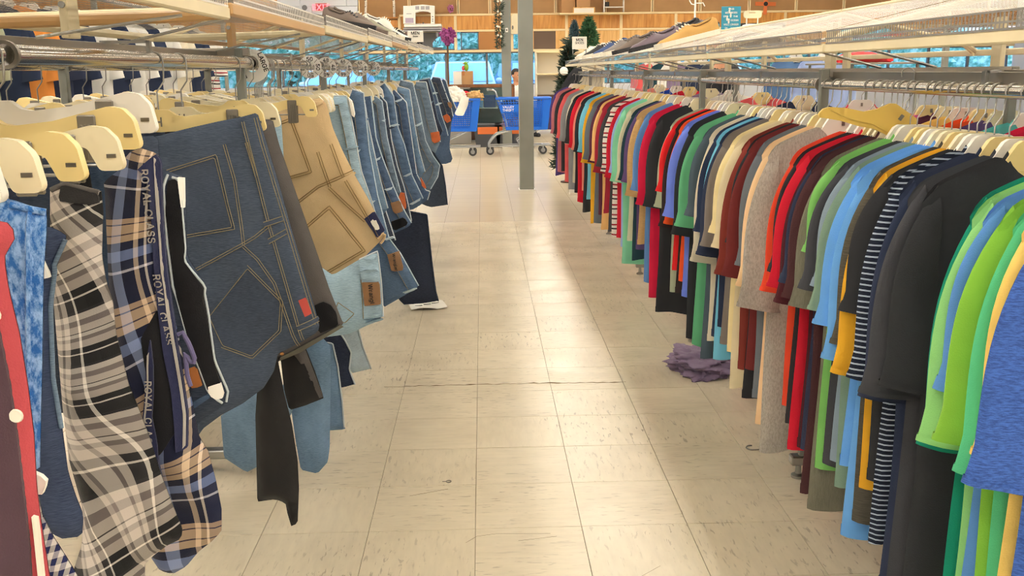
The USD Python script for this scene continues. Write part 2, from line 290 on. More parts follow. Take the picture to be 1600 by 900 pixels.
part(wp, 'rail', box(wx(625), XR, YW-.04, YW+.06, Z3, Z3+.05, .01), 'cream_rail')
part(wp, 'rail', box(wx(625), XR, YW-.03, YW+.06, Z2-.03, Z2+.02, .008), 'cream_rail')
xs = [wx(p) for p in (625, 712, 800, 885, 970, 1055, 1140, 1225, 1310, 1395, 1480, 1565, 1650)]
for k in range(len(xs)-1):
    part(wp, 'fascia_panel', box(xs[k]+.02, xs[k+1]-.02, YW-.02, YW+.05, Z2+.02, Z3, .008), 'oak')
    part(wp, 'stile', box(xs[k]-.035, xs[k]+.035, YW-.04, YW+.05, Z1+.06, Z3, .008), 'cream_rail')
part(wp, 'fascia_panel', box(wx(558), wx(625)-.04, YW-.02, YW+.05, wz(40), wz(28), .008), 'oak', label='oak fascia strip below the birch logs')
ps = [wx(p) for p in (562, 641, 717, 766, 868, 945, 1018, 1092, 1168, 1241, 1315, 1390, 1465, 1540, 1615)]
for k in range(len(ps)-1):
    part(wp, 'wall_panel', box(ps[k]+.02, ps[k+1]-.02, YW-.0, YW+.05, Z3+.05 if k else wz(28), ZC, .006), 'brown_panel')
    part(wp, 'standard', cat(box(ps[k]-.035, ps[k]-.008, YW-.03, YW+.05, Z3+.05, ZC), box(ps[k]+.008, ps[k]+.035, YW-.03, YW+.05, Z3+.05, ZC)), 'cream_rail', smooth=False)
part(wp, 'wall_panel', box(XL, wx(436), YW-.02, YW+.05, Z2, ZC, .006), 'oak')
for q in range(7):      # courses of the painted block wall
    z0 = wz(33)+q*.2
    for b in range(4):
        xa = wx(437)+b*(wx(562)-wx(437))/3.5-(.28 if q % 2 else 0)
        xa, xb = max(xa, wx(437)), min(xa+(wx(562)-wx(437))/3.5, wx(562))
        if xb-xa > .05: part(wp, 'block', box(xa+.003, xb-.003, YW-.05, YW+.05, z0+.003, min(z0+.197, ZC), .004), 'white_wall', smooth=False)
# upper band: panes and panels
def up_panel(a, b, m, z0=None, z1=None, lab=None): part(wp, 'infill_panel', box(wx(a), wx(b), YW-.01, YW+.05, z0 or Z1+.06, z1 or Z2-.03, .006), m, label=lab)
up_panel(748, 799, 'pegboard'); up_panel(812, 834, 'oak_light'); up_panel(834, 868, 'dark_panel', wz(76.5), wz(46), 'dark brown recessed panel'); up_panel(868, 885, 'oak_light')
for a, b in ((885, 970), (970, 1055), (1055, 1140)): up_panel(a, b, 'oak_light')
up_panel(1140, 1225, 'dark_panel'); up_panel(1225, 1310, 'oak_light'); up_panel(1395, 1480, 'oak_light')
nwin = 0
def window(x0, x1, z0, z1):
    global nwin
    nwin += 1
    w = UsdGeom.Xform.Define(stage, f'/World/window_{nwin}'); tag(w.GetPrim(), 'shopfront window in a thin dark frame facing the parking lot', 'window', None, 'structure')
    p = str(w.GetPath()); t = .025
    part(p, 'frame', cat(box(x0, x0+t, YW, YW+.08, z0, z1), box(x1-t, x1, YW, YW+.08, z0, z1), box(x0, x1, YW, YW+.08, z0, z0+t), box(x0, x1, YW, YW+.08, z1-t, z1)), 'lamp_head', smooth=False)
    part(p, 'pane', box(x0+t, x1-t, YW+.03, YW+.036, z0+t, z1-t), 'pane', smooth=False)
pitch = wx(760)-wx(696)
for k in range(-5, 14):
    x0 = wx(696)+k*pitch
    window(x0, x0+pitch, Z0, Z1)
for a, b in ((500, 562), (563, 625), (660, 711), (720, 748), (799, 812), (1310, 1395), (1480, 1565)): window(wx(a), wx(b), Z1+.06, Z2-.03)
# steel pillars
def pillar(px0, px1, Y, label):
    x0, x1 = float(at(px0, 200, Y=Y)[0]), float(at(px1, 200, Y=Y)[0]); w = x1-x0
    t = thing('pillar', label, 'pillar', kind='structure')
    part(t, 'shaft', box(x0, x1, Y, Y+w, 0, ZC, .006), 'grey_paint', smooth=False)
    part(t, 'base_plate', box(x0-.012, x1+.012, Y-.012, Y+w+.012, 0, .006, .002), 'white_gloss', smooth=False)
    return t
pillar(811.5, 834, 10.6, 'square grey steel pillar nearest the aisle')
p2 = pillar(785.5, 800, 16.7, 'square grey steel pillar farther back with a garland beside it')
x2 = float(at(792, 47, Y=16.69)[0]); z2 = float(at(792, 47, Y=16.69)[2])
part(p2, 'socket_plate', box(x2-.025, x2+.02, 16.68, 16.7, z2-.035, z2+.035, .004), 'white_gloss')
part(p2, 'socket', box(x2-.01, x2+.006, 16.676, 16.682, z2-.015, z2+.015), 'ink', smooth=False)
# ceiling lights: rows of twin tubes along the aisle
proto = None
wd = ['first', 'second', 'third', 'fourth', 'fifth', 'sixth']
for li, rx in enumerate((-6.6, -4.0, -1.45, 1.22, 3.9, 6.6)):
    for q in range(6):
        loc = (rx, -4.4+q*4.9, ZC)
        lab = f'white twin tube ceiling light, {wd[li]} row from the left, {wd[q]} along'
        if proto is None:
            proto = thing('ceiling_light', lab, 'light', 'ceiling tube lights', loc)
            part(proto, 'housing', box(-.09, .09, -2.3, 2.3, -.06, 0, .01), 'housing')
            for s in (-.045, .045): part(proto, 'tube', rod((s, -2.25, -.08), (s, 2.25, -.08), .02, 8), 'tube')
        else: copy_of(proto, 'ceiling_light', lab, 'light', loc, 0, 'ceiling tube lights')
# ---------------------------------------------------------------- outside
struct('ground', box(-60, 60, YW+.2, 120, -.3, -.15), 'asphalt', 'sunlit grey parking lot beyond the windows', 'ground', smooth=False)
def car(loc, label, m, s=1.0, rz=0.0):
    t = thing('car', label, 'car', None, loc, rz)
    L, wv = 2.3*s, .92*s
    prof = [(-2.3, .35), (-2.3, .75), (-2.15, .98), (-1.2, 1.08), (-.55, 1.62), (.9, 1.66), (1.75, 1.15), (2.2, 1.05), (2.3, .6), (2.25, .32)]
    pr = rounded(np.array(prof)*s, .08)
    m0 = extrude(pr, 2*wv); v = m0.vertices.copy()
    tap = np.clip((v[:, 2]-.95*s)/(.7*s), 0, 1)*.22
    m0.vertices = np.stack([v[:, 1]*(1-tap), v[:, 0], v[:, 2]], 1); m0.invert() if m0.volume < 0 else None
    part(t, 'body', m0, m)
    for y, a, b, nm in ((-1, (-1.18, 1.1), (-.58, 1.58), 'windshield'), (1, (1.7, 1.17), (.93, 1.62), 'rear_window')):
        g = .82*s
        P = np.array([[[-g, a[0]*s+y*.03, a[1]*s], [g, a[0]*s+y*.03, a[1]*s]], [[-g*.82, b[0]*s+y*.03, b[1]*s], [g*.82, b[0]*s+y*.03, b[1]*s]]])
        part(t, nm, cat(grid_mesh(P), grid_mesh(P-[0, y*.02, 0])), 'car_glass', smooth=False)
    for sx in (-1, 1):
        part(t, 'side_window', moved(extrude([(-.85*s, 1.1*s), (-.45*s, 1.55*s), (.85*s, 1.58*s), (1.35*s, 1.15*s)], .02), (sx*(wv*.89), 0, 0), rz=PI/2), 'car_glass', smooth=False)
        part(t, 'mirror', ball((sx*(wv+.08), -.75*s, 1.12*s), (.1, .06, .07)), m)
        part(t, 'headlamp', ball((sx*.68*s, -2.26*s, .78*s), (.17, .08, .1)), 'white_gloss')
        for y in (-1.4, 1.4): part(t, 'wheel', moved(lathe([(0, -.1), (.2, -.1), (.33, -.08), (.34, 0), (.33, .08), (.2, .1), (0, .1)], 18), (sx*(wv-.08), y*s, .33), ry=PI/2), 'car_dark')
    part(t, 'grille', box(-.5*s, .5*s, -2.33*s, -2.28*s, .5*s, .8*s, .01), 'car_dark')
car((-.55, 29.2, -.15), 'white car parked nose to the window behind the cardboard carton', 'car_white', 1.05)
car((1.55, 30.6, -.15), 'pale car parked behind the counter just left of the pillars', 'car_blue', 1.05, 8)
car((-4.2, 29.6, -.15), 'white car seen under the jeans shelves', 'car_white', 1.0)
car((6.8, 29.6, -.15), 'light car seen between the posts of the shirt rack', 'car_white', 1.0)
def leaf_cloud(rng, c, r, n, s, tri=True):
    """loose leaves in and on an ellipsoid"""
    d = rng.normal(size=(n, 3)); d /= np.linalg.norm(d, axis=1, keepdims=True)
    p = np.array(c)+d*np.array(r)*(rng.uniform(.45, 1, (n, 1))**.5)*(1+.18*np.sin(d[:, :1]*7+d[:, 2:]*5))
    a = rng.normal(size=(n, 3)); a /= np.linalg.norm(a, axis=1, keepdims=True); b = np.cross(a, rng.normal(size=(n, 3))); b /= np.linalg.norm(b, axis=1, keepdims=True)
    sz = s*rng.uniform(.6, 1.3, (n, 1))
    v = np.stack([p-a*sz, p+b*sz*.5, p+a*sz, p-b*sz*.5], 1).reshape(-1, 3)
    i = np.arange(n)[:, None]*4
    return trimesh.Trimesh(v, np.vstack([i+[0, 1, 2], i+[0, 2, 3]]), process=False)
rg = np.random.default_rng(11)
tl = ['bushy green tree outside behind the purple blossom', 'broad leafy tree outside behind the garland pillar', 'tree outside seen under the left shelves', 'tree outside over the shirt rack', 'leafy tree outside at the far left window', 'leafy tree outside at the far right window']
for k, (x, y, h) in enumerate([(-1.6, 36, 4.4), (3.4, 37.5, 5), (-7.0, 36.5, 5), (8.6, 37.5, 5), (-12.6, 37, 5), (13.8, 38, 5)]):
    t = thing('tree', tl[k], 'tree', None, (x, y, -.15))
    part(t, 'trunk', tube([(0, 0, 0), (.1, 0, h*.3), (0, 0, h*.6)], [.2, .16, .1], 8), 'bark')
    part(t, 'crown', leaf_cloud(rg, (0, 0, h*.55), (2.35, 1.4, h*.5), 5200, .17), 'leaf', smooth=False, kind='stuff')
hedge = thing('hedge', 'clipped green hedge along the far side of the parking lot', 'hedge', kind='stuff', loc=(0, 41, -.15))
part(hedge, 'foliage', cat(box(-26, 26, .3, 1.4, 0, 2.6), leaf_cloud(rg, (0, .8, 1.5), (27, 1.2, 1.9), 9000, .22)), 'leaf', smooth=False, kind='stuff')
# ================================================================ racks and shelves
RX, RZ, RBX = 1.0, 1.230, 1.56        # shirt rack: rod, rod height, far rod
LX, LZ, LBX = -.70, 1.312, -1.26      # trouser rack
def wire_sheet(x0, x1, y0, y1, zf, pit=.0125, w=.0058, hgt=.0012):
    """expanded sheet: crossing strips on the sloped plane z = zf(x)"""
    ms = []
    ys = np.arange(y0, y1, pit); V = []; Fc = []
    def strip(a, b, n):
        i = len(V)*4
        a, b, n = map(np.array, (a, b, n)); V.append(np.array([a-n, a+n, b+n, b-n])); Fc.extend([[i, i+1, i+2], [i, i+2, i+3]])
    for y in ys: strip((x0, y, zf(x0)), (x1, y, zf(x1)), (0, w/2, 0))
    for x in np.linspace(x0, x1, int(abs(x1-x0)/(pit*1.6))+1): strip((x, y0, zf(x)-hgt), (x, y1, zf(x)-hgt), (w/2*np.sign(x1-x0), 0, 0))
    return trimesh.Trimesh(np.vstack(V), np.array(Fc), process=False)
def lip_sheet(x, y0, y1, z0, z1, pit=.0125, w=.0045):
    V = []; Fc = []
    def q(a, b, c, d):
        i = len(V)*4; V.append(np.array([a, b, c, d])); Fc.extend([[i, i+1, i+2], [i, i+2, i+3]])
    for y in np.arange(y0, y1, pit): q((x, y-w/2, z0), (x, y+w/2, z0), (x, y+w/2, z1), (x, y-w/2, z1))
    zm = z0+(z1-z0)*.38
    for z in (z0, zm, z1): q((x-.0008, y0, z-.0018), (x-.0008, y1, z-.0018), (x-.0008, y1, z+.0018), (x-.0008, y0, z+.0018))
    return trimesh.Trimesh(np.vstack(V), np.array(Fc), process=False)
def rack(name, label, X, Z, XB, ys, y_end, sx):
    t = thing(name, label, 'clothes rack')
    xm = (X+XB)/2
    for y in ys:
        for x in (X, XB):
            xo = -.03 if (sx < 0 and x == X) else 0
            part(t, 'upright', box(x+xo-.013, x+xo+.013, y-.012, y+.012, .06, Z+.045, .003), 'grey_paint')
        part(t, 'base_bar', box(min(X, XB)-.04, max(X, XB)+.04, y-.02, y+.02, .045, .075, .004), 'steel')
        for x in (X, XB): part(t, 'levelling_foot', moved(lathe([(0, 0), (.022, 0), (.022, .008), (.01, .014), (.008, .05), (0, .05)], 14), (x-sx*.012, y, 0)), 'steel')
        part(t, 'cross_bar', box(min(X, XB), max(X, XB), y-.01, y+.01, Z+.02, Z+.045, .002), 'dull_chrome')
    for x, s in ((X, 1), (XB, -1)):
        ro = s*sx*(.028 if sx > 0 else .10)
        part(t, 'rail', box(x+ro-.006, x+ro+.006, ys[0]-.02, y_end, Z+.012, Z+.036, .001), 'dull_chrome', smooth=False)
        e = list(ys)+[y_end]
        for a, b in zip(e[:-1], e[1:]):
            part(t, 'hanging_rod', rod((x, a+.013, Z), (x, b-.013, Z), .0135 if sx > 0 else .0155, 16), 'chrome')
            part(t, 'rod_collar', moved(lathe([(0, -.004), (.021, -.004), (.021, .004), (0, .004)], 18), (x, a+.018, Z), rx=PI/2), 'dull_chrome')
            yy = a+.42*(b-a)
            part(t, 'strap', cat(box(x-.004, x+.004, yy-.007, yy+.007, Z+.012, Z+.038), box(min(x, x+ro), max(x, x+ro), yy-.007, yy+.007, Z+.034, Z+.040)), 'steel', smooth=False)
    return t
RY = [1.27, 2.865, 4.456, 6.04, 7.6, 9.1]
LY = [0.62, 1.47, 3.03, 4.60, 6.2, 7.8, 9.4]
rackR = rack('clothes_rack', 'long chrome double-sided rack holding the shirts, right of the aisle', RX, RZ, RBX, RY, 10.5, 1)
rackL = rack('clothes_rack', 'long chrome double-sided rack holding the trousers, left of the aisle', LX, LZ, LBX, LY, 10.9, -1)
# ---- wire shelves over the racks
def shelfR(k, y0, y1, label):
    t = thing('wire_shelf', label, 'shelf')
    x0, x1, x2 = .82, 1.30, 1.80; z0, z1 = 1.363, 1.474
    zf = lambda x: z0+(z1-z0)*(x-x0)/(x1-x0); zb = lambda x: z1-(z1-z0)*(x-x1)/(x2-x1)
    part(t, 'front_beam', box(x0-.004, x0+.016, y0, y1, 1.312, 1.334, .003), 'cream_metal')
    part(t, 'rear_beam', box(x2-.01, x2+.012, y0, y1, 1.312, 1.334, .003), 'cream_metal')
    part(t, 'ridge_tube', rod((x1, y0, z1+.002), (x1, y1, z1+.002), .006, 8), 'cream_metal')
    part(t, 'mesh_deck', cat(wire_sheet(x0, x1, y0+.012, y1-.012, zf), wire_sheet(x1, x2, y0+.012, y1-.012, zb, .02)), 'mesh_metal', smooth=False, kind='stuff')
    part(t, 'mesh_lip', lip_sheet(x0-.005, y0+.012, y1-.012, 1.334, 1.362), 'mesh_dark', smooth=False, kind='stuff')
    for y in (y0+.01, y1-.01): part(t, 'side_tube', tube([(x0+.005, y, 1.322), (x0+.04, y, 1.352), (x1, y, z1-.012), (x2-.04, y, 1.352), (x2, y, 1.322)], .0085, 8), 'cream_metal')
    ym = (y0+y1)/2-.06
    for x in (RX+.03, RBX-.03): part(t, 'post', box(x-.008, x+.008, ym-.028, ym+.028, RZ+.036, zf(x)-.006 if x < x1 else zb(x)-.006, .002), 'cream_metal')
    part(t, 'tie_wire', tube([(RX+.02, y0+.15, RZ+.046), (x0+.02, y0+.10, 1.318)], .0035, 6), 'steel')
    part(t, 'tie_wire', tube([(RX+.02, y1-.15, RZ+.046), (x0+.02, y1-.20, 1.318)], .0035, 6), 'steel')
    return t
ordn = ['nearest', 'second', 'third', 'fourth', 'fifth', 'sixth', 'seventh', 'eighth', 'ninth', 'tenth', 'eleventh', 'twelfth']
for k in range(7): shelfR(k, 1.14+k*1.22, 2.35+k*1.22, f'sloped cream wire shelf over the shirt rack, {ordn[k]} section from the viewer')
def zL(k, x): return 1.397+.010*k+.043+(-.03 if k < 2 else .10)*(x+.50)/-.54
SLL = math.atan2(.10, .55)
def shelfL(k, y0, y1, label, m):
    t = thing('wire_shelf', label, 'shelf')
    z = 1.397+.010*k; x0, x1 = -.50, -1.04; dz = -.012 if k < 2 else .12
    fl = lambda x: zL(k, x)
    part(t, 'front_beam', box(x0-.012, x0+.006, y0, y1, z-.012, z+.012, .003), m)
    part(t, 'mesh_deck', wire_sheet(x1, x0, y0+.012, y1-.012, fl), 'mesh_dark', smooth=False, kind='stuff')
    part(t, 'mesh_lip', lip_sheet(x0+.007, y0+.012, y1-.012, z+.013, z+.043), 'mesh_metal', smooth=False, kind='stuff')
    part(t, 'rim_tube', tube([(x0-.006, y0+.012, z), (x0-.1, y0+.012, z-.004+dz*.17), (x1+.08, y0+.012, z-.004+dz*.84), (x1+.01, y0+.03, z-.002+dz*.96), (x1, y0+.1, z+dz), (x1, y1-.1, z+dz), (x1+.01, y1-.03, z-.002+dz*.96), (x1+.08, y1-.012, z-.004+dz*.84), (x0-.1, y1-.012, z-.004+dz*.17), (x0-.006, y1-.012, z)], .0115, 8), 'tan_metal' if m == 'cream_metal' else 'cream_metal')
    if k > 2:
        xb = -1.38; zb_ = lambda x: fl(x1)+(z+.02-fl(x1))*(x-x1)/(xb-x1)
        part(t, 'rear_deck', wire_sheet(xb, x1, y0+.012, y1-.012, zb_, .0125, .0075), 'mesh_dark', smooth=False, kind='stuff'); part(t, 'rear_beam', box(xb-.012, xb+.006, y0, y1, z, z+.022, .003), 'tan_metal')
        for y in (y0+.02, y1-.02): part(t, 'rear_tube', tube([(x1, y, fl(x1)-.012), (xb, y, z+.012)], .0085, 8), 'cream_metal')
    ym = y1-.12
    part(t, 'post', box(LX-.06-.008, LX-.06+.008, ym-.026, ym+.026, LZ+.036, fl(LX-.06)-.004, .002), 'cream_metal' if k != 1 else 'tan_metal')
    part(t, 'bolt', moved(lathe([(0, -.003), (.006, -.003), (.006, .003), (0, .003)], 10), (LX-.06, ym-.028, z+.01), rx=PI/2), 'steel')
    part(t, 'tie_wire', tube([(LX-.09, y0+.2, LZ+.036), (x0-.05, y0+.16, z-.01)], .0035, 6), 'steel')
    part(t, 'tie_wire', tube([(LX-.09, y1-.2, LZ+.036), (x0-.05, y1-.13, z-.01)], .0035, 6), 'steel')
    return t
for k in range(8): shelfL(k, .83+k*1.19, 2.0+k*1.19, f'flat wire shelf over the trouser rack, {ordn[k]} section from the viewer', 'tan_metal' if k in (1, 4) else 'cream_metal')
# ================================================================ cloth colours
FAB = dict(blue_heather=('4a6fc4', .9, (20, 20, 110), 'a9bce8'), yellow=('f2cf72',), mint=('55bf8c',), lime=('84bf45',), cornflower=('5b8fd6',), pale_green=('8fcf80',), teal_green=('138a72',), black=('303237',), charcoal=('42444b',), navy=('2e3852',),
    mustard=('e0a92e',), grey_brown=('5d5a52', .7, (8, 8, 160), '2f2d2a'), sky=('6aa9ef',), sage=('7f9a86',), blue_grey=('8496a8',), apple=('7cc068',), olive_grey=('7b7a6b', .3), plum=('4a2c30',), dark_maroon=('4d2028',), red=('cf1f36',), orange_red=('e2492f',),
    heather_grey=('b3aea6', .5, (60, 60, 25), '857f77'), peach=('e9c79c',), slate=('6c747e',), maroon=('6e2a2b',), brick=('82362f',), cream=('ddd0ad',), pale_cream=('e9d9a6',), taupe=('7d7672',), light_blue=('72bfe0',), ivory=('d6cdb8',), slate_teal=('4d5d6a',),
    kelly=('63b184',), periwinkle=('6f86e8',), orange=('ef5a2a',), dark_brown=('33292a',), bright_red=('e3262b',), pale_sage=('a3ad95',), crimson=('d21f45',), blue=('5e8dcb',), tan=('d3aa72', .3, (10, 10, 160)), purple=('5d4a78',), dark_teal=('24424d',), ivory_sage=('d2d0b2',),
    sea_green=('86d2ae',), lavender=('9fb4e6',), dark_grey=('48484c',), brick_red=('a92d40',), apricot=('edbe7c',), wine=('5e2f45',), gold=('eab02e',), salmon=('e38878',), grey=('8b8d94',), coral=('de5f62',), rose=('bd6f78',), white=('e6e4de',), pink=('d6589a',), turquoise=('5cb8b4',), royal=('2148b0',), violet=('4c3a78',), denim_blue=('5a7ba6',), lilac=('8d7a96',), white_orange=('f09a4a',))
for k, v in FAB.items(): fabric('fab_'+k, v[0], *(v[1:]))
stripes('fab_navy_stripe', [(0, '1d2436'), (.70, 'a9b8cc')], .0115)
stripes('fab_white_stripe', [(0, 'e6e2dc'), (.45, '303338'), (.6, 'e6e2dc'), (.85, 'a33440')], .062)
stripes('fab_blue_tip', [(0, '5b8fd6')], 1.0)
def hook_mesh(r=.0155, drop=.088, w=.0016):
    an = np.linspace(PI*1.12, 0, 12)
    p = [(r*math.cos(a), 0, r*math.sin(a)) for a in an]
    p += [(r, 0, -.018), (r*.9, 0, -min(.045, drop*.55)), (0, 0, -min(.066, drop*.8)), (0, 0, -drop)]
    return tube(p, w, 6)
TOP = -.084
half = [(0, 0), (.030, 0), (.040, -.006), (.058, -.034), (.082, -.056), (.13, -.072), (.18, -.092), (.196, -.104), (.199, -.118), (.190, -.126), (.172, -.120), (.12, -.103), (.07, -.09), (.035, -.075), (0, -.07)]
def mirror_poly(h): return np.array(h+[(-x, z) for x, z in h[::-1] if abs(x) > 1e-6])
half = [(x*(1 if x < .06 else 1-.17*(x-.06)/.139), z) for x, z in half]
SH = rounded(mirror_poly(half), .003, 2)+[0, TOP]
def shirt_hanger(name, label, loc, m, group=None, rz=0, tilt=0.0):
    t = thing(name, label, 'hanger', group, loc, rz)
    b = extrude(SH, .013); inner = extrude(rounded(mirror_poly([(x*.93, z-.004 if z > -.05 else z+.0) for x, z in half]), .003, 2)*[1, .86]+[0, TOP-.009], .017)
    ribs = cat(b, extrude(rounded(mirror_poly([(0, -.05), (.05, -.055), (.10, -.078), (.15, -.09), (.15, -.098), (.10, -.09), (.05, -.07), (0, -.062)]), .002, 2)+[0, TOP], .018))
    hk = hook_mesh()
    slot = box(-.004, .004, -.0095, .0095, TOP-.026, TOP-.012)
    if tilt: ribs, slot = [moved(q.apply_translation((0, 0, -TOP)) or q, (0, 0, TOP), ry=tilt) for q in (ribs, slot)]
    part(t, 'body', ribs, m); part(t, 'hook', hk, 'steel'); part(t, 'slot', slot, 'clip_metal', smooth=False)
    return t
halfc = [(0, .002), (.020, .002), (.034, -.010), (.048, -.013), (.10, -.007), (.172, .012), (.190, .009), (.203, -.006), (.209, -.040), (.205, -.047), (.180, -.047), (.176, -.036), (.168, -.018), (.158, -.014), (.10, -.034), (.04, -.044), (0, -.046)]
TOPC = -.106
halfc = [(x*1.09, z) for x, z in halfc]
CHG = rounded(mirror_poly(halfc), .008, 4)+[0, TOPC]
def clip_hanger(name, label, loc, m, group=None, rz=0, drop=.106):
    top = -drop; CH_ = CHG+[0, top-TOPC]
    t = thing(name, label, 'hanger', group, loc, rz)
    rim = extrude(CH_, .016); web = extrude(np.array(Polygon(CH_).buffer(-.006).exterior.coords)[:-1], .009)
    part(t, 'body', extrude(CH_, .014), m)
    part(t, 'hook', hook_mesh(.0175, drop+.002, .0018), 'steel')
    part(t, 'clip_bar', rod((-.193, 0, top-.040), (.193, 0, top-.040), .0022, 6), 'steel')
    part(t, 'letter_mark', cat(box(-.007, -.004, -.0085, -.006, top-.034, top-.014), box(.004, .007, -.0085, -.006, top-.034, top-.014), box(-.006, .006, -.0085, -.006, top-.026, top-.022)), 'clip_metal', smooth=False)
    for s in (-1, 1):
        x = s*.158
        c = cat(*[box(x-.013, x+.013, y-.0022, y+.0022, top-.064, top+.001, .002) for y in (-.010, .010)], *[box(x-.008+k*.0053, x-.0055+k*.0053, -.0138, -.011, top-.060, top-.012, .0005) for k in range(4)], box(x-.010, x+.010, -.01, .01, top-.030, top-.024))
        part(t, 'clip', c, 'clip_metal', smooth=False)
        part(t, 'size_slot', box(s*.213-.006, s*.213+.006, -.0085, .0085, top-.030, top-.025), 'clip_metal', smooth=False)
    return t
# one of each hanger colour is built, the others copy it
HPROTO = {}
def hang(kind, m, label, loc, rz=0, group=None, drop=.106):
    k = (kind, m, drop)
    nm = 'shirt_hanger' if kind == 's' else 'clip_hanger'
    if k not in HPROTO:
        HPROTO[k] = shirt_hanger(nm, label, loc, m, group, rz) if kind == 's' else clip_hanger(nm, label, loc, m, group, rz, drop); return HPROTO[k]
    return copy_of(HPROTO[k], nm, label, 'hanger', loc, rz, group)
# ================================================================ shirts
def shirt(rng, hw=.205, L=.97, sl=.36, dx=.062, collar=False, dep=.017, sw=.135, ub=26, vb=22, hemlift=0.0):
    """parts of a shirt on its hanger; origin on the rod"""
    zS, zN = -.172, -.112
    u = np.sin(np.linspace(-1, 1, ub)*PI/2)*.35+np.linspace(-1, 1, ub)*.65; v = np.linspace(0, 1, vb)**1.15
    a = np.clip((np.abs(u)-.28)/.72, 0, 1)
    zsh = zN+(zS-zN)*(a**1.2)-.022*np.clip((np.abs(u)-.82)/.18, 0, 1)**2
    ph = rng.uniform(0, 6, 4); k1, k2 = rng.uniform(4, 7), rng.uniform(8, 12)
    V = v[:, None]; U = u[None]
    wid = hw*(1-.075*np.clip(V/.22, 0, 1)-.03*np.sin(V*PI))*(1-.015*np.sin(V*7+ph[0]))
    out = []
    for side in (-1, 1):
        nk = np.clip(1-(np.abs(u)/.28)**2, 0, 1)*(.07 if side < 0 else .018)
        zt = (zsh-nk)[None]
        zb = -L+.012*np.sin(u*3+ph[1])[None]+hemlift*U
        z = zt*(1-V)+zb*V
        d = (dep+.014*V)*np.sqrt(np.clip(1-U**2, 0, 1))**.8
        fold = (.010*V+.003)*np.sin(U*k1+ph[2]+V*1.2)*(1-U**2)+.005*V*np.sin(U*k2+ph[3])*(1-U**2)
        y = side*d+fold+.012*np.sin(ph[0]+V*2)*V
        out.append(np.stack([np.broadcast_to(U*wid, y.shape), y, np.broadcast_to(z, y.shape)], -1))
    f, b = grid_mesh(out[0]), grid_mesh(out[1]); b.invert()
    res = {'body': cat(f, b)}
    hem = []
    for P, sg in ((out[0], -1), (out[1], 1)):
        q = P[-1].copy(); r = q.copy(); r[:, 2] += .026; q[:, 1] += sg*.0016; r[:, 1] += sg*.0016
        hem.append(np.stack([r, q]))
    res['hem'] = cat(grid_mesh(hem[0]), grid_mesh(hem[1]))
    def sleeve(sg, dx, sl, sw):
        s = np.linspace(0, 1, 15); phi = np.linspace(0, 2*PI, 19)
        o0, o1 = np.array([hw*.88, zS+.010]), np.array([hw+dx, zS-sl]); i0, i1 = np.array([hw*.80, zS-.16]), np.array([hw+dx-sw, zS-sl-.022])
        S = s[:, None]
        O = o0*(1-S)+o1*S+np.array([.034, .014])*np.sin(np.minimum(S*1.15, 1)*PI)*(1-.35*S); I = i0*(1-S)+i1*S+np.array([-.006, 0])*np.sin(S*PI)
        c, h = (O+I)/2, (O-I)/2
        yo = .004*np.sin(S[:, 0]*3+ph[1])+.006*S[:, 0]*math.sin(ph[2])
        th = .016+.006*S[:, 0]
        X = c[:, 0:1]+h[:, 0:1]*np.cos(phi); Z = c[:, 1:2]+h[:, 1:2]*np.cos(phi); Y = yo[:, None]+th[:, None]*np.sin(phi)*(1+.25*np.sin(3*phi+ph[3]+S*2))
        P = np.stack([sg*X, Y, Z], -1)
        m = grid_mesh(P)
        cc = P[-2:].copy(); ctr = cc.mean(1, keepdims=True); cc = ctr+(cc-ctr)*np.array([1.03, 1.14, 1.0]); 
        t = .62; cc[0] = cc[0]*(1-t)+cc[1]*t if sl > .3 else cc[0]
        return m, grid_mesh(cc)
    for sg in (-1, 1):
        m, c = sleeve(sg, dx if sg < 0 else .05, sl, sw)
        res.setdefault('sleeve', []).append(m); res.setdefault('cuff', []).append(c)
    phi = np.linspace(0, 2*PI, 25); rows = []
    prof = [(.050, .014, .000), (.054, .017, .006), (.068, .023, -.018), (.080, .029, -.044)] if collar else [(.056, .015, -.004), (.060, .018, -.010), (.063, .020, -.022)]
    for rx, ry, dz in prof:
        zf = np.where(np.sin(phi) < 0, -.052*np.abs(np.sin(phi)), -.006*np.abs(np.sin(phi)))
        rows.append(np.stack([rx*np.cos(phi), ry*np.sin(phi)*1.15, zN+.004+dz+zf], -1))
    res['collar'] = grid_mesh(np.array(rows))
    if collar: res['button'] = [moved(lathe([(0, -.0015), (.0055, -.0015), (.0055, .0015), (0, .0015)], 10), (0, -dep-.012-.004*k, zN-.085-k*.05), rx=PI/2) for k in range(2)]
    return res
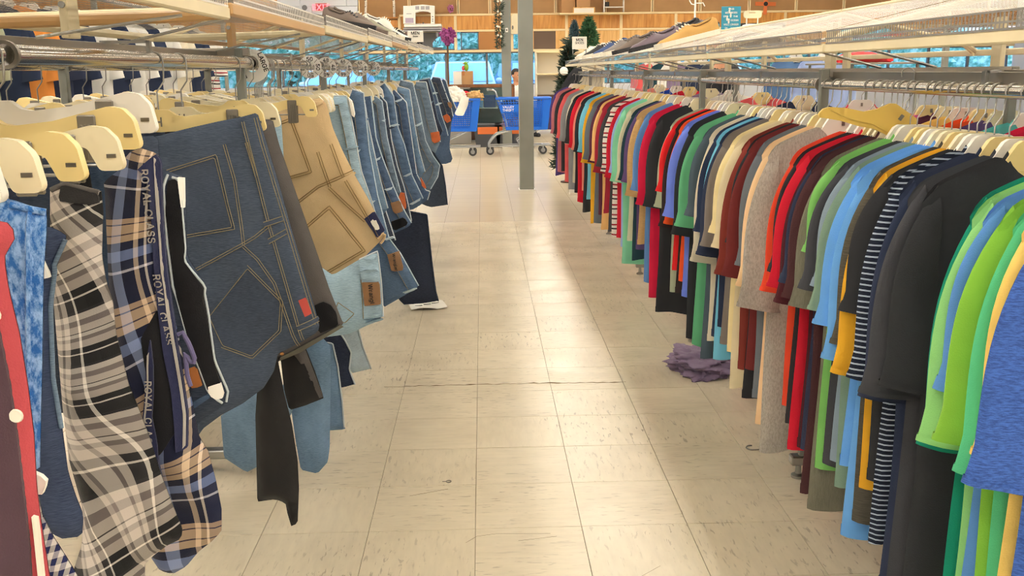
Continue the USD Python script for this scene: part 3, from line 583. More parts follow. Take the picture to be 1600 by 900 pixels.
ROW = [  # scan px, cloth, colour words, garment, body length, sleeve, collar
 (1572, 'blue_heather', 'blue space-dyed', 'T-shirt', 1.02, .40, 0), (1552, 'yellow', 'soft yellow', 'polo', 1.06, .36, 1), (1540, 'mint', 'mint green', 'T-shirt', .92, .41, 0), (1525, 'lime', 'lime green', 'T-shirt', 1.1, .37, 0),
 (1503, 'cornflower', 'cornflower blue', 'polo', 1.1, .30, 1), (1489, 'pale_green', 'pale green', 'T-shirt', 1.1, .40, 0), (1478, 'teal_green', 'deep teal', 'T-shirt', .88, .42, 0), (1404, 'black', 'plain black', 'polo', 1.05, .37, 1),
 (1388, 'charcoal', 'faded black', 'polo', 1.12, .40, 1), (1370, 'navy', 'dark navy', 'polo', 1.0, .42, 1), (1353, 'navy_stripe', 'navy and white striped', 'polo', .96, .40, 1), (1345, 'black', 'thin black', 'T-shirt', .80, .27, 0),
 (1338, 'mustard', 'mustard yellow', 'T-shirt', .86, .41, 0), (1330, 'grey_brown', 'dark ribbed grey', 'T-shirt', .95, .36, 1), (1314, 'sky', 'sky blue', 'polo', 1.0, .40, 1), (1304, 'sky', 'bright sky blue', 'T-shirt', .86, .33, 0), (1297, 'sage', 'sage green', 'T-shirt', .9, .31, 0),
 (1289, 'blue_grey', 'pale blue grey', 'polo', .86, .26, 1), (1280, 'charcoal', 'dark charcoal', 'T-shirt', .9, .28, 0), (1264, 'apple', 'apple green', 'polo', .95, .20, 1), (1256, 'olive_grey', 'olive grey', 'T-shirt', 1.02, .34, 0), (1246, 'plum', 'dark plum', 'polo', 1.01, .33, 1),
 (1239, 'navy', 'blackish navy', 'T-shirt', .93, .3, 0), (1233, 'dark_maroon', 'dark maroon', 'T-shirt', .9, .36, 0), (1226, 'red', 'cherry red', 'polo', .95, .33, 1), (1217, 'black', 'deep black', 'T-shirt', .9, .3, 0), (1207, 'orange_red', 'orange red', 'T-shirt', .84, .36, 0),
 (1178, 'heather_grey', 'heather grey', 'sweatshirt', 1.04, .45, 0), (1169, 'peach', 'pale peach', 'T-shirt', 1.0, .40, 0), (1159, 'slate', 'slate grey', 'T-shirt', .9, .35, 0), (1151, 'maroon', 'rusty maroon', 'T-shirt', .85, .40, 0), (1146, 'black', 'narrow black', 'T-shirt', 1.0, .3, 0),
 (1141, 'brick', 'brick brown', 'polo', .9, .41, 1), (1130, 'cream', 'warm cream', 'polo', .97, .34, 1), (1124, 'pale_cream', 'pale butter', 'T-shirt', .9, .3, 0), (1113, 'taupe', 'taupe grey', 'T-shirt', .88, .36, 1), (1107, 'navy', 'inky navy', 'T-shirt', .8, .40, 0),
 (1101, 'light_blue', 'light turquoise blue', 'T-shirt', .97, .40, 0), (1096, 'navy', 'midnight navy', 'polo', .92, .34, 1), (1089, 'ivory', 'ivory white', 'sweatshirt', .93, .46, 0), (1083, 'slate_teal', 'slate teal', 'T-shirt', 1.02, .3, 0), (1073, 'kelly', 'soft green', 'polo', 1.02, .36, 1),
 (1058, 'black', 'wide black', 'T-shirt', 1.0, .42, 0), (1052, 'periwinkle', 'periwinkle blue', 'T-shirt', .85, .36, 0), (1047, 'orange', 'bright orange', 'T-shirt', .8, .40, 0), (1043, 'dark_brown', 'dark brown', 'T-shirt', .85, .42, 0), (1039, 'bright_red', 'bright red', 'T-shirt', .8, .28, 0),
 (1033, 'pale_sage', 'pale sage', 'T-shirt', .9, .36, 0), (1013, 'black', 'coal black', 'polo', 1.1, .40, 1), (1002, 'crimson', 'crimson', 'polo', 1.05, .42, 1), (993, 'blue', 'medium blue', 'T-shirt', 1.03, .37, 0), (984, 'tan', 'tan waffle', 'T-shirt', .85, .42, 0),
 (979, 'purple', 'dusky purple', 'T-shirt', .9, .36, 0), (975, 'dark_teal', 'dark teal', 'T-shirt', .96, .36, 0), (967, 'ivory_sage', 'pale ivory', 'polo', .9, .38, 1), (959, 'sea_green', 'sea green', 'polo', 1.04, .40, 0), (955, 'lavender', 'lavender blue', 'T-shirt', .95, .36, 0),
 (950, 'red', 'scarlet', 'T-shirt', .92, .40, 0), (944, 'white_stripe', 'white striped', 'T-shirt', .95, .38, 0), (939, 'dark_grey', 'dark grey', 'T-shirt', .95, .36, 0), (931, 'brick_red', 'raspberry red', 'polo', .85, .42, 1), (926, 'apricot', 'apricot', 'T-shirt', .98, .36, 0),
 (922, 'wine', 'wine purple', 'T-shirt', .9, .38, 0), (915, 'slate', 'steel grey', 'T-shirt', .98, .38, 0), (910, 'gold', 'golden yellow', 'T-shirt', 1.0, .42, 0), (905, 'light_blue', 'powder blue', 'T-shirt', .9, .36, 0), (899, 'black', 'soft black', 'T-shirt', .98, .38, 0), (895, 'salmon', 'salmon pink', 'T-shirt', .9, .38, 0),
 (890, 'red', 'deep red', 'T-shirt', 1.0, .38, 0), (886, 'black', 'matte black', 'T-shirt', .95, .36, 0), (882, 'ivory', 'off-white', 'T-shirt', .9, .38, 0), (876, 'grey', 'mid grey', 'T-shirt', .98, .38, 0), (870, 'coral', 'coral pink', 'polo', .95, .38, 1), (866, 'black', 'dull black', 'T-shirt', .9, .36, 0), (861, 'rose', 'dusty rose', 'T-shirt', .95, .38, 0), (857, 'violet', 'deep violet', 'T-shirt', .98, .36, 0)]
def scan_y(px):
    Y = float(at(px, 111+.434*(px-752), X=.76)[1])
    return Y
rs = np.random.default_rng(7); prevY = 0; rh = random.Random(3); SHIRTY = []
for k, (px, fab, cw, gar, L, sl, col) in enumerate(ROW):
    Y = scan_y(px); Yc = Y if Y < 5 else 5+(Y-5)*.78
    Yc = max(Yc, prevY+.034); gap = Yc-prevY; prevY = Yc; SHIRTY.append(Yc)
    shift = .76*(Yc/Y)-.76 if Y > 5 else 0
    nb = (ROW[k-1][2] if k else None), (ROW[k+1][2] if k < len(ROW)-1 else None)
    where = f'between the {nb[0]} and {nb[1]} shirts' if nb[0] and nb[1] else (f'nearest on the right rack beside the {nb[1]} one' if nb[1] else f'last on the right rack beyond the {nb[0]} one')
    rz = float(rs.uniform(-3, 3))
    d = .0125 if gap < .05 else .017
    P = shirt(np.random.default_rng(100+k), L=L, sl=sl, collar=bool(col), dep=d, dx=float(rs.uniform(.052, .07)), hw=float(rs.uniform(.198, .212)), sw=float(rs.uniform(.12, .15)), hemlift=float(rs.uniform(-.02, .03)))
    lo = (RX+shift*.8, Yc, RZ)
    t = thing({'polo': 'polo_shirt', 'T-shirt': 'tee_shirt', 'sweatshirt': 'sweatshirt'}[gar], f'{cw} {gar} {where}', 'shirt', 'shirts along the aisle side of the right rack', lo, rz)
    mt = 'fab_'+fab
    part(t, 'body', P['body'], mt, smooth=60); part(t, 'hem', P['hem'], mt, smooth=60); part(t, 'collar', P['collar'], mt, smooth=60)
    for s in range(2): part(t, 'sleeve', P['sleeve'][s], mt, smooth=60); part(t, 'cuff', P['cuff'][s], mt, smooth=60)
    for b in P.get('button', []): part(t, 'button', b, 'bauble')
    hm = rh.choice(['hang_white', 'hang_cream', 'hang_cream', 'hang_white', 'hang_yellow'])
    hang('s', hm, f'{hm[5:]} plastic hanger inside the {cw} {gar} on the right rack', lo, rz, 'hangers on the shirt rack')
# more hangers close packed on the rod whose shirts stay hidden behind their neighbours are left out; the turned empty one is shown
g = shirt_hanger('shirt_hanger', 'golden yellow empty hanger tipped up over the shirt row', (RX+.005, 2.31, RZ+.03), 'hang_gold', None, -4, tilt=.60)
# ---- far side of the shirt rack
rs2 = np.random.default_rng(21)
BACK = [('brick_red', 'wine red'), ('white', 'white'), ('royal', 'royal blue'), ('white_orange', 'white-orange'), ('dark_teal', 'bottle green'), ('grey', 'silver grey'), ('dark_grey', 'graphite'), ('crimson', 'berry red'), ('turquoise', 'turquoise'), ('purple', 'dusk purple'), ('orange', 'tangerine'), ('yellow', 'lemon'), ('wine', 'mulberry'), ('pink', 'hot pink'), ('red', 'tomato red'), ('navy', 'ink blue'), ('coral', 'pale coral'), ('white', 'chalk white'), ('lilac', 'lilac'), ('red', 'ruby red'), ('royal', 'cobalt'), ('salmon', 'shell pink')]
yb = 1.55
for k, (fab, cw) in enumerate(BACK):
    yb += float(rs2.uniform(.10, .15)) if k < 14 else float(rs2.uniform(.5, .8))
    P = shirt(np.random.default_rng(300+k), L=.85, sl=.28, collar=k % 2 == 0, dep=.03, ub=14, vb=10)
    rz = float(rs2.uniform(-12, 12))
    t = thing('tee_shirt', f'{cw} shirt on the far side of the right rack, its collar seen between hooks', 'shirt', 'shirts on the far side of the right rack', (RBX, yb, RZ), rz)
    for nm in ('body', 'collar'): part(t, nm, P[nm], 'fab_'+fab, smooth=60)
    for s in range(2): part(t, 'sleeve', P['sleeve'][s], 'fab_'+fab, smooth=60)
    hang('s', ['hang_cream', 'hang_yellow', 'hang_white'][k % 3], f'{["cream", "yellow", "white"][k%3]} hanger inside the {cw} shirt on the far side of the right rack', (RBX, yb, RZ), rz, 'hangers on the far side of the shirt rack')
# ---- a taller rack beyond the trousers
tc = thing('clothes_rack', 'tall chrome rack of navy and white tops beyond the trouser rack', 'clothes rack')
CX, CZ = -2.35, 1.74
for y in (3.2, 6.2, 9.2):
    part(tc, 'upright', box(CX-.015, CX+.015, y-.015, y+.015, .02, CZ+.02, .003), 'grey_paint'); part(tc, 'foot', box(CX-.3, CX+.3, y-.02, y+.02, 0, .03, .004), 'steel')
part(tc, 'hanging_rod', rod((CX, 3.1, CZ), (CX, 9.3, CZ), .0135, 14), 'chrome')
CW = [('orange', 'orange'), ('white', 'white'), ('royal', 'blue'), ('white', 'ivory'), ('white_orange', 'light orange'), ('pale_sage', 'pale green'), ('navy', 'navy'), ('white_orange', 'amber'), ('navy', 'dark navy'), ('navy', 'blue black'), ('white', 'bright white'), ('navy', 'deep navy'), ('white', 'clean white'), ('navy', 'soft navy'), ('white', 'cool white'), ('ivory', 'bone'), ('navy', 'indigo'), ('white_stripe', 'black and white')]
yc = 3.35
for k, (fab, cw) in enumerate(CW):
    yc += .17+.012*k
    P = shirt(np.random.default_rng(400+k), L=.85, sl=.3, dep=.035, ub=14, vb=10)
    t = thing('tee_shirt', f'{cw} top on the tall rack, seen under the left shelves', 'shirt', 'tops on the tall rack beyond the trousers', (CX, yc, CZ), float(rs2.uniform(-10, 10)))
    for nm in ('body', 'collar'): part(t, nm, P[nm], 'fab_'+fab, smooth=60)
    for s in range(2): part(t, 'sleeve', P['sleeve'][s], 'fab_'+fab, smooth=60)
    hang('s', 'hang_white', f'white hanger inside the {cw} top on the tall rack', (CX, yc, CZ), 0, 'hangers on the tall rack')
# ================================================================ trousers on the left rack
for nm, c, kw in [('deep', '414d60', {}), ('dark', '3a4558', dict(fade=.3)), ('ink', '2a3348', dict(fade=.15)), ('mid', '57708f', {}), ('steelblue', '6a86a4', {}), ('light', '96b0c6', dict(fade=.4)), ('pale', 'b0c6d6', dict(fade=.4)), ('indigo', '475c7a', {}), ('washed', '6c86a0', {}), ('greyblue', '66798c', {}), ('navycord', '34405a', dict(fade=.15))]:
    denim('den_'+nm, c, **kw)
fabric('den_black', '2b2a2b'); fabric('den_charcoal', '605c5b'); fabric('khaki', 'cdb289'); fabric('khaki_dark', '97794c'); fabric('coral_cloth', 'c4525a'); fabric('plum_cloth', '54404a'); fabric('olive_lining', '6a675c')
fabric('blue_print', '2f6fc0', .95, (28, 28, 14), c2='9cc4f0'); fabric('navy_tape', '2c3050'); fabric('grey_tape', 'a9a49e'); fabric('lilac_cord', '6f6a94')
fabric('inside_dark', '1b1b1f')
plaid('plaid_bw', [(0, '1d1d1f'), (.22, 'b9b1aa'), (.30, '86807d'), (.36, 'cfc7c0'), (.55, '7d7674'), (.60, 'c9c1ba'), (.68, '3a383a'), (.80, 'e4dfd8'), (.83, '242426')],
      [(0, '1a1a1c'), (.20, 'e6e0d8'), (.225, '1a1a1c'), (.33, 'c4bab2'), (.46, '877e7a'), (.53, 'd6cec6'), (.60, '4a4544'), (.615, 'cfc5bc'), (.74, '8a807e'), (.84, 'd4ccc4'), (.95, '2a2a2c')], .095)
plaid('plaid_navy', [(0, '20243c'), (.2, '8c9cc4'), (.34, '20243c'), (.5, 'cdb9a4'), (.56, '20243c'), (.62, 'e0d6cc'), (.65, '2a3050'), (.85, '98a5cc'), (.95, '1c2034')],
      [(0, '1a1d30'), (.16, 'dcdce8'), (.19, '1f2338'), (.30, '7f92c2'), (.42, '1c2034'), (.52, 'd8bb98'), (.60, '5a4a48'), (.615, 'd8bb98'), (.72, '4a4048'), (.735, 'd2b494'), (.80, '1c2034')], .125)
plaid('check_navy', [(0, '252d58'), (.5, 'd9d6c8')], [(0, '252d58'), (.5, 'c9c9cc')], .012)
def resample(p, sp, closed=True):
    p = np.asarray(p, float); q = np.vstack([p, p[:1]]) if closed else p
    d = np.r_[0, np.cumsum(np.linalg.norm(np.diff(q, axis=0), axis=1))]; n = max(3, int(d[-1]/sp))
    s = np.linspace(0, d[-1], n, endpoint=not closed)
    return np.stack([np.interp(s, d, q[:, k]) for k in range(2)], 1)
class Cloth:
    """a piece of cloth hanging in the plane y = Y, cut to an outline (x, z), with a rounded edge, folds and a back"""
    def __init__(s, poly, Y, sp=.012, thick=.014, amp=.010, fx=14, fz=4, seed=0, lean=0.0, back=.006, curve=None):
        s.P = Polygon(poly); s.P = s.P if s.P.is_valid else s.P.buffer(0)
        if s.P.geom_type != 'Polygon': s.P = max(s.P.geoms, key=lambda g: g.area)
        s.Y, s.th, s.amp, s.fx, s.fz, s.seed, s.sp, s.lean, s.back = Y, thick, amp, fx, fz, seed, sp, lean, back
        s.c = s.P.centroid.coords[0]; s.curve = curve
    def bulge(s, x, z):
        d = shapely.distance(shapely.boundary(s.P), shapely.points(x, z)); k = np.clip(d/.03, 0, 1)
        inside = shapely.contains_xy(s.P, x, z)
        n = meshkit.noise(np.stack([x*s.fx, z*s.fz, np.full_like(x, s.seed*3.7)], -1), s.seed)-.4
        n2 = meshkit.noise(np.stack([x*s.fx*2.3+z*6, z*s.fz*3, np.full_like(x, s.seed*1.3)], -1), s.seed+5)-.5
        return np.where(inside, s.th*np.sqrt(k*(2-k))+s.amp*k*(n+.35*n2)*2, 0), k
    def base(s, x, z):
        return s.Y+s.lean*(x-s.c[0])+(s.curve(x, z) if s.curve else 0)
    def yf(s, x, z):
        x, z = np.asarray(x, float), np.asarray(z, float); return s.base(x, z)-s.bulge(x, z)[0]
    def mesh(s):
        b = resample(np.array(s.P.exterior.coords)[:-1], s.sp)
        x0, z0, x1, z1 = s.P.bounds
        gx, gz = np.meshgrid(np.arange(x0, x1, s.sp), np.arange(z0, z1, s.sp*.9)); gx = gx+(np.arange(gx.shape[0])[:, None] % 2)*s.sp/2
        g = np.stack([gx.ravel(), gz.ravel()], 1)
        g = g[shapely.contains_xy(s.P.buffer(-s.sp*.55), g[:, 0], g[:, 1])]
        pts = np.vstack([b, g]) if len(g) else b
        t = Delaunay(pts).simplices; c = pts[t].mean(1); t = t[shapely.contains_xy(s.P.buffer(1e-5), c[:, 0], c[:, 1])]
        a = pts[t]; ar = (a[:, 1, 0]-a[:, 0, 0])*(a[:, 2, 1]-a[:, 0, 1])-(a[:, 1, 1]-a[:, 0, 1])*(a[:, 2, 0]-a[:, 0, 0])
        t = t[np.abs(ar) > 1e-9]; ar = ar[np.abs(ar) > 1e-9]; t[ar < 0] = t[ar < 0][:, ::-1]
        nb = len(b); x, z = pts[:, 0], pts[:, 1]
        bl, k = s.bulge(x, z); y0 = s.base(x, z)
        bl[:nb] = 0
        front = np.stack([x, y0-bl, z], 1); bk = np.stack([x, y0+s.back*(np.sqrt(np.clip(k, 0, 1)))+.0015, z], 1)
        n = len(pts)
        ring = np.arange(nb); r2 = (ring+1) % nb
        side = np.vstack([np.stack([ring, ring+n, r2], 1), np.stack([r2, ring+n, r2+n], 1)])
        m = trimesh.Trimesh(np.vstack([front, bk]), np.vstack([t, t[:, ::-1]+n, side]), process=False)
        return m, np.vstack([pts, pts])
def px_poly(pts, Y): return np.array([at(x, y, Y=Y)[[0, 2]] for x, y in pts])
def uvwarp(uv, sx, seed, rot=0.0, amt=.02):
    q = np.stack([uv[:, 0]*5, uv[:, 1]*5, np.full(len(uv), seed)], -1)
    w = np.stack([meshkit.noise(q, 3)-.5, meshkit.noise(q, 9)-.5], 1)*amt*2
    c, s_ = math.cos(rot), math.sin(rot)
    u = uv+w
    return np.stack([u[:, 0]*c-u[:, 1]*s_, u[:, 0]*s_+u[:, 1]*c], 1)
def cloth(parent, name, pts, Y, m, uv=None, label=None, xz=False, **kw):
    P = np.asarray(pts, float) if xz else px_poly(pts, Y)
    c = Cloth(P, Y, **kw); me, q = c.mesh()
    part(parent, name, me, m, smooth=True, label=label, uv=uvwarp(q, 1, kw.get('seed', 0), uv or 0.0, .048) if uv is not None else None)
    return c
def overlay(parent, name, pts, c, m, off=.003, sp=None, label=None, th=.0018, uv=None, wob=0.0):
    """a patch, pocket or band sewn on the cloth c"""
    sp = sp or c.sp*.8; P = Polygon(px_poly(pts, c.Y)); P = P if P.is_valid else P.buffer(0)
    if P.geom_type != 'Polygon': P = max(P.geoms, key=lambda g: g.area)
    k = Cloth(np.array(P.exterior.coords)[:-1], c.Y, sp=sp); me, q = k.mesh(); n = len(me.vertices)//2
    v = me.vertices.copy(); y = c.yf(q[:n, 0], q[:n, 1])
    v[:n, 1] = y-off-wob*np.sin(q[:n, 1]*2*PI/.032+6*meshkit.noise(np.stack([q[:n, 0]*8, q[:n, 1]*8, q[:n, 1]*0+c.Y], -1)))*np.clip(shapely.distance(P.boundary, shapely.points(q[:n, 0], q[:n, 1]))/.01, 0, 1); v[n:, 1] = y+.001
    me.vertices = v
    return part(parent, name, me, m, smooth=40, label=label, uv=uv)
def seam_pts(pts, c, off=.003, sp=.008):
    q = resample(px_poly(pts, c.Y), sp, False)
    return np.stack([q[:, 0], c.yf(q[:, 0], q[:, 1])-off, q[:, 1]], 1)
def stitches(parent, lines, c, m='thread_tan', r=.0010, off=.0012, dash=True, gap=.0055, name='stitching', twin=True):
    ms = []
    for L in lines:
        P = px_poly(L, c.Y)
        for side in ((0, 1) if twin else (0,)):
            Q = P if not side else np.array(shapely.LineString(P).parallel_offset(gap, 'left', join_style=2).coords)
            if len(Q) < 2: continue
            q = resample(Q, .006, False); p = np.stack([q[:, 0], c.yf(q[:, 0], q[:, 1])-off, q[:, 1]], 1)
            ms.append(tube(p, r, 4))
    part(parent, name, cat(*ms), m, smooth=60)
def edge(parent, pts, c, m='worn_edge_halo', r=.0028, name='waist_edge', off=.002):  # default pale colour: worn edge with a bright halo painted in
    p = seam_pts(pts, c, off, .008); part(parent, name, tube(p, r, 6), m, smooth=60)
def between(a, b, n=8):
    a, b = np.array(a, float), np.array(b, float); return [tuple(a+(b-a)*t) for t in np.linspace(0, 1, n)]
def strip(line, w, side=-1):
    """polygon of width w px beside a px polyline"""
    L = shapely.LineString(line); o = L.parallel_offset(w, 'right' if side < 0 else 'left', join_style=2)
    a, b = list(L.coords), list(o.coords)
    if np.hypot(b[0][0]-a[-1][0], b[0][1]-a[-1][1]) > np.hypot(b[-1][0]-a[-1][0], b[-1][1]-a[-1][1]): b = b[::-1]
    return a+b
def pants(name, label, cat_='trousers', group='trousers on the left rack'): return thing(name, label, cat_, group)

# --- coral shirt, nearest
t = thing('shirt', 'coral shirt with a dark plum front panel and pale buttons, nearest on the left rack', 'shirt')
c = cloth(t, 'body', [(-70, 345), (0, 345), (18, 350), (23, 372), (6, 402), (13, 450), (30, 520), (43, 600), (53, 680), (57, 760), (66, 830), (78, 905), (82, 980), (-70, 980)], .96, 'coral_cloth', sp=.01, seed=1)
overlay(t, 'front_panel', [(-66, 440), (-4, 462), (12, 515), (26, 590), (38, 680), (46, 760), (56, 850), (66, 975), (-66, 975)], c, 'plum_cloth', .004, label='dark plum front panel')
overlay(t, 'trim', [(57, 800), (61, 798), (84, 975), (78, 975)], c, 'lace_white', .005)
for q in ((5, 485), (37, 641)):
    p = seam_pts([q, (q[0]+1, q[1]+1)], c, .006)[0]
    part(t, 'button', moved(lathe([(0, -.002), (.0065, -.002), (.0075, 0), (.0065, .002), (0, .002)], 14), p, rx=PI/2), 'bauble')
# --- small check shorts
t = pants('checked_shorts', 'navy and white small check shorts low behind the coral shirt')
c = cloth(t, 'leg', [(40, 700), (57, 745), (64, 800), (84, 840), (103, 870), (124, 905), (128, 980), (20, 980)], 1.03, 'check_navy', uv=.2, sp=.01, seed=2)
overlay(t, 'price_tag', [(56, 736), (74, 744), (76, 752), (68, 772), (56, 766)], c, 'paper', .006)
# --- blue print
t = pants('printed_shorts', 'bright blue printed shorts behind the coral shirt')
c = cloth(t, 'body', [(-60, 300), (20, 312), (48, 322), (73, 330), (72, 372), (68, 420), (66, 560), (63, 690), (62, 732), (40, 742), (-60, 742)], 1.06, 'blue_print', sp=.01, seed=3, amp=.014)
edge(t, [(22, 318), (73, 331)], c, 'blue_print', .004, 'waistband_edge')
stitches(t, [[(52, 330), (50, 740)]], c, 'blue_print', .003, .002, name='side_seam', twin=False)
# --- navy shorts with card tag
t = pants('navy_shorts', 'dark navy shorts with a white paper tag beside the blue print')
c = cloth(t, 'body', [(40, 350), (85, 356), (106, 370), (92, 405), (84, 430), (80, 480), (84, 590), (97, 670), (106, 738), (118, 775), (130, 805), (128, 838), (95, 842), (60, 820), (40, 700)], 1.18, 'den_navycord', sp=.01, seed=4, amp=.014)
overlay(t, 'paper_tag', [(70, 380), (84, 431), (63, 434), (66, 400)], c, 'paper', .006, label='white paper tag')
edge(t, [(104, 374), (88, 412), (80, 480), (84, 590), (97, 668)], c, 'den_greyblue', .003, 'side_seam')
# --- black and white plaid
t = pants('plaid_pyjama_trousers', 'black, grey and white plaid pyjama trousers on a yellow hanger')
c = cloth(t, 'body', [(78, 298), (100, 284), (125, 290), (158, 298), (161, 330), (159, 400), (166, 440), (176, 470), (181, 520), (191, 560), (201, 600), (221, 650), (236, 690), (251, 740), (270, 790), (285, 826), (283, 842), (262, 852), (242, 866), (226, 882), (224, 980), (105, 980), (112, 900), (128, 850), (128, 790), (108, 720), (98, 640), (86, 500), (78, 400)], 1.29, 'plaid_bw', uv=-.34, sp=.009, seed=5, amp=.036, fx=9, fz=7)
edge(t, [(84, 296), (104, 286), (126, 292), (157, 300)], c, 'den_charcoal', .004, 'waistband_edge')
overlay(t, 'waistband', [(101, 287), (157, 301), (158, 318), (140, 316), (103, 310)], c, 'den_black', .003)
# --- navy plaid with printed waistband
t = pants('plaid_pyjama_trousers', 'navy, blue and tan plaid pyjama trousers with a lettered navy waistband')
c = cloth(t, 'body', [(164, 306), (162, 284), (190, 262), (199, 240), (218, 231), (247, 240), (252, 300), (256, 380), (262, 450), (278, 520), (290, 580), (303, 640), (311, 682), (325, 705), (337, 750), (346, 795), (346, 830), (331, 846), (311, 861), (291, 885), (270, 897), (250, 892), (235, 870), (200, 800), (180, 600), (170, 450)], 1.42, 'plaid_navy', uv=-.05, sp=.009, seed=6, amp=.032, fx=9, fz=7)
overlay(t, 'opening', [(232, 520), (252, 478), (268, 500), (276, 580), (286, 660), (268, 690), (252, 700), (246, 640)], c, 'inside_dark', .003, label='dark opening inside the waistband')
overlay(t, 'plaid_fold', [(262, 640), (284, 612), (282, 660), (266, 690)], c, 'plaid_navy', .006, uv=None) if 0 else None
bandR = [(226, 262), (246, 240), (253, 252), (256, 340), (262, 420), (272, 490), (284, 560), (298, 640), (301, 690), (288, 690), (276, 610), (262, 540), (252, 470), (246, 400), (243, 330), (239, 275)]
overlay(t, 'waistband', bandR, c, 'navy_tape', .006, label='navy waistband with pale lettering')
overlay(t, 'tape_stripe', strip([(245, 245), (250, 330), (256, 420), (266, 490), (279, 560), (293, 640), (296, 688)], 3.2), c, 'grey_tape', .0078)
overlay(t, 'waistband', [(240, 565), (246, 520), (251, 560), (250, 640), (262, 680), (268, 720), (266, 770), (250, 740), (240, 700), (236, 640)], c, 'navy_tape', .007, label='far side of the navy waistband')
overlay(t, 'tape_stripe', strip([(245, 540), (243, 600), (240, 650), (238, 690)], 2.4, 1), c, 'grey_tape', .0086)
part(t, 'drawstring', tube(seam_pts([(281, 520), (288, 516), (299, 535), (309, 562), (302, 566), (292, 548), (296, 585), (301, 600)], c, .010), .0035, 6), 'lilac_cord')
def along(text, h, line, c, off, m, parent, name='lettering', bold=True):
    """lettering set letter by letter along a px line (reading downwards)"""
    P = resample(px_poly(line, c.Y), .002, False); d = np.r_[0, np.cumsum(np.linalg.norm(np.diff(P, axis=0), axis=1))]
    s = 0.0; ms = []
    for ch in text:
        if ch == ' ': s += h*.45; continue
        g = meshkit.text_mesh(ch, h, .0006, bold); w = g.bounds[1][0]-g.bounds[0][0]; g.apply_translation((-(g.bounds[0][0]+w/2), -h/2, 0))
        q = s+w/2
        if q > d[-1]: break
        x, z = np.interp(q, d, P[:, 0]), np.interp(q, d, P[:, 1]); k = min(np.searchsorted(d, q), len(P)-2); tx = P[k+1]-P[k]; an = math.atan2(tx[1], tx[0])
        g = moved(g, rz=an); v = g.vertices.copy()
        y = float(c.yf(np.array([x]), np.array([z]))[0])
        g.vertices = np.stack([v[:, 0]+x, np.full(len(v), y-off)-v[:, 2], v[:, 1]+z], 1); g.invert(); ms.append(g); s += w+h*.16
    part(parent, name, cat(*ms), m, smooth=False)
along('ROYAL CLASS', .0105, [(235, 262), (239, 300), (243, 350), (246, 395)], c, .0074, 'grey_tape', t)
along('ROYAL CLASS', .0105, [(251, 425), (259, 480), (268, 520), (280, 580), (292, 650)], c, .0074, 'grey_tape', t)
along('ROYAL CLASS', .0100, [(243, 585), (245, 640), (250, 690), (258, 740)], c, .0084, 'grey_tape', t)
# --- dark jeans hanging with the waist open
t = pants('jeans', 'dark jeans with the waist hanging open, between the navy plaid and the largest jeans', 'jeans')
c = cloth(t, 'body', [(200, 280), (204, 214), (246, 212), (250, 262), (262, 268), (285, 275), (291, 330), (292, 400), (322, 447), (322, 480), (331, 512), (338, 562), (357, 610), (356, 628), (340, 640), (310, 660), (300, 690), (220, 690)], 1.50, 'den_dark', sp=.011, seed=7, amp=.01)
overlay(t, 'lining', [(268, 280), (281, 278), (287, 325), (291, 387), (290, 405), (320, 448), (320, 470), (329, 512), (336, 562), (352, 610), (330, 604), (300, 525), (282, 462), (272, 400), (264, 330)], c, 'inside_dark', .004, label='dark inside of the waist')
edge(t, [(265, 272), (261, 292), (266, 375), (275, 445), (282, 462), (300, 525), (330, 605), (350, 626)], c, 'worn_edge_halo', .0022)
edge(t, [(272, 276), (282, 279), (287, 325), (291, 387), (290, 405), (322, 447), (321, 460), (330, 512), (337, 562), (357, 610), (355, 626)], c, 'worn_edge_halo', .0022)
overlay(t, 'care_label', [(331, 598), (347, 594), (354, 616), (346, 620), (332, 610)], c, 'paper', .006)
overlay(t, 'size_tag', [(281, 276), (289, 276), (290, 326), (287, 326)], c, 'paper', .006)
overlay(t, 'leather_patch', [(301, 570), (312, 566), (322, 597), (303, 600)], c, 'leather_tan', .006)
overlay(t, 'belt_loop', [(303, 624), (333, 607), (336, 613), (306, 634)], c, 'den_indigo', .005)
along('GOOD LUCK CAT', .006, [(268, 322), (271, 400)], c, .0055, 'leather_tan', t) if 0 else None
# --- the largest jeans
t = pants('jeans', 'largest dark blue jeans with two tan-stitched back pockets and a red waist patch', 'jeans')
c = cloth(t, 'body', [(236, 215), (300, 199), (340, 190), (376, 183), (402, 176), (411, 205), (426, 255), (441, 305), (456, 360), (471, 410), (486, 460), (499, 508), (497, 518), (470, 535), (434, 553), (428, 580), (412, 606), (380, 630), (345, 649), (318, 669), (303, 690), (290, 720), (240, 640), (236, 500)], 2.12, 'den_deep', sp=.010, seed=8, amp=.009, fx=8, fz=6)
wbL = [(376, 184), (394, 250), (421, 352), (449, 448), (473, 533)]
overlay(t, 'waistband', [(378, 184), (402, 177), (411, 206), (426, 256), (441, 306), (456, 361), (471, 411), (486, 461), (498, 508), (474, 530), (450, 448), (422, 352), (396, 250)], c, 'den_deep', .004)
overlay(t, 'back_pocket', [(264, 270), (339, 246), (365, 352), (297, 366), (285, 350)], c, 'den_dark', .003)
overlay(t, 'back_pocket', [(390, 417), (441, 468), (438, 513), (396, 553), (352, 536), (331, 491)], c, 'den_dark', .003)
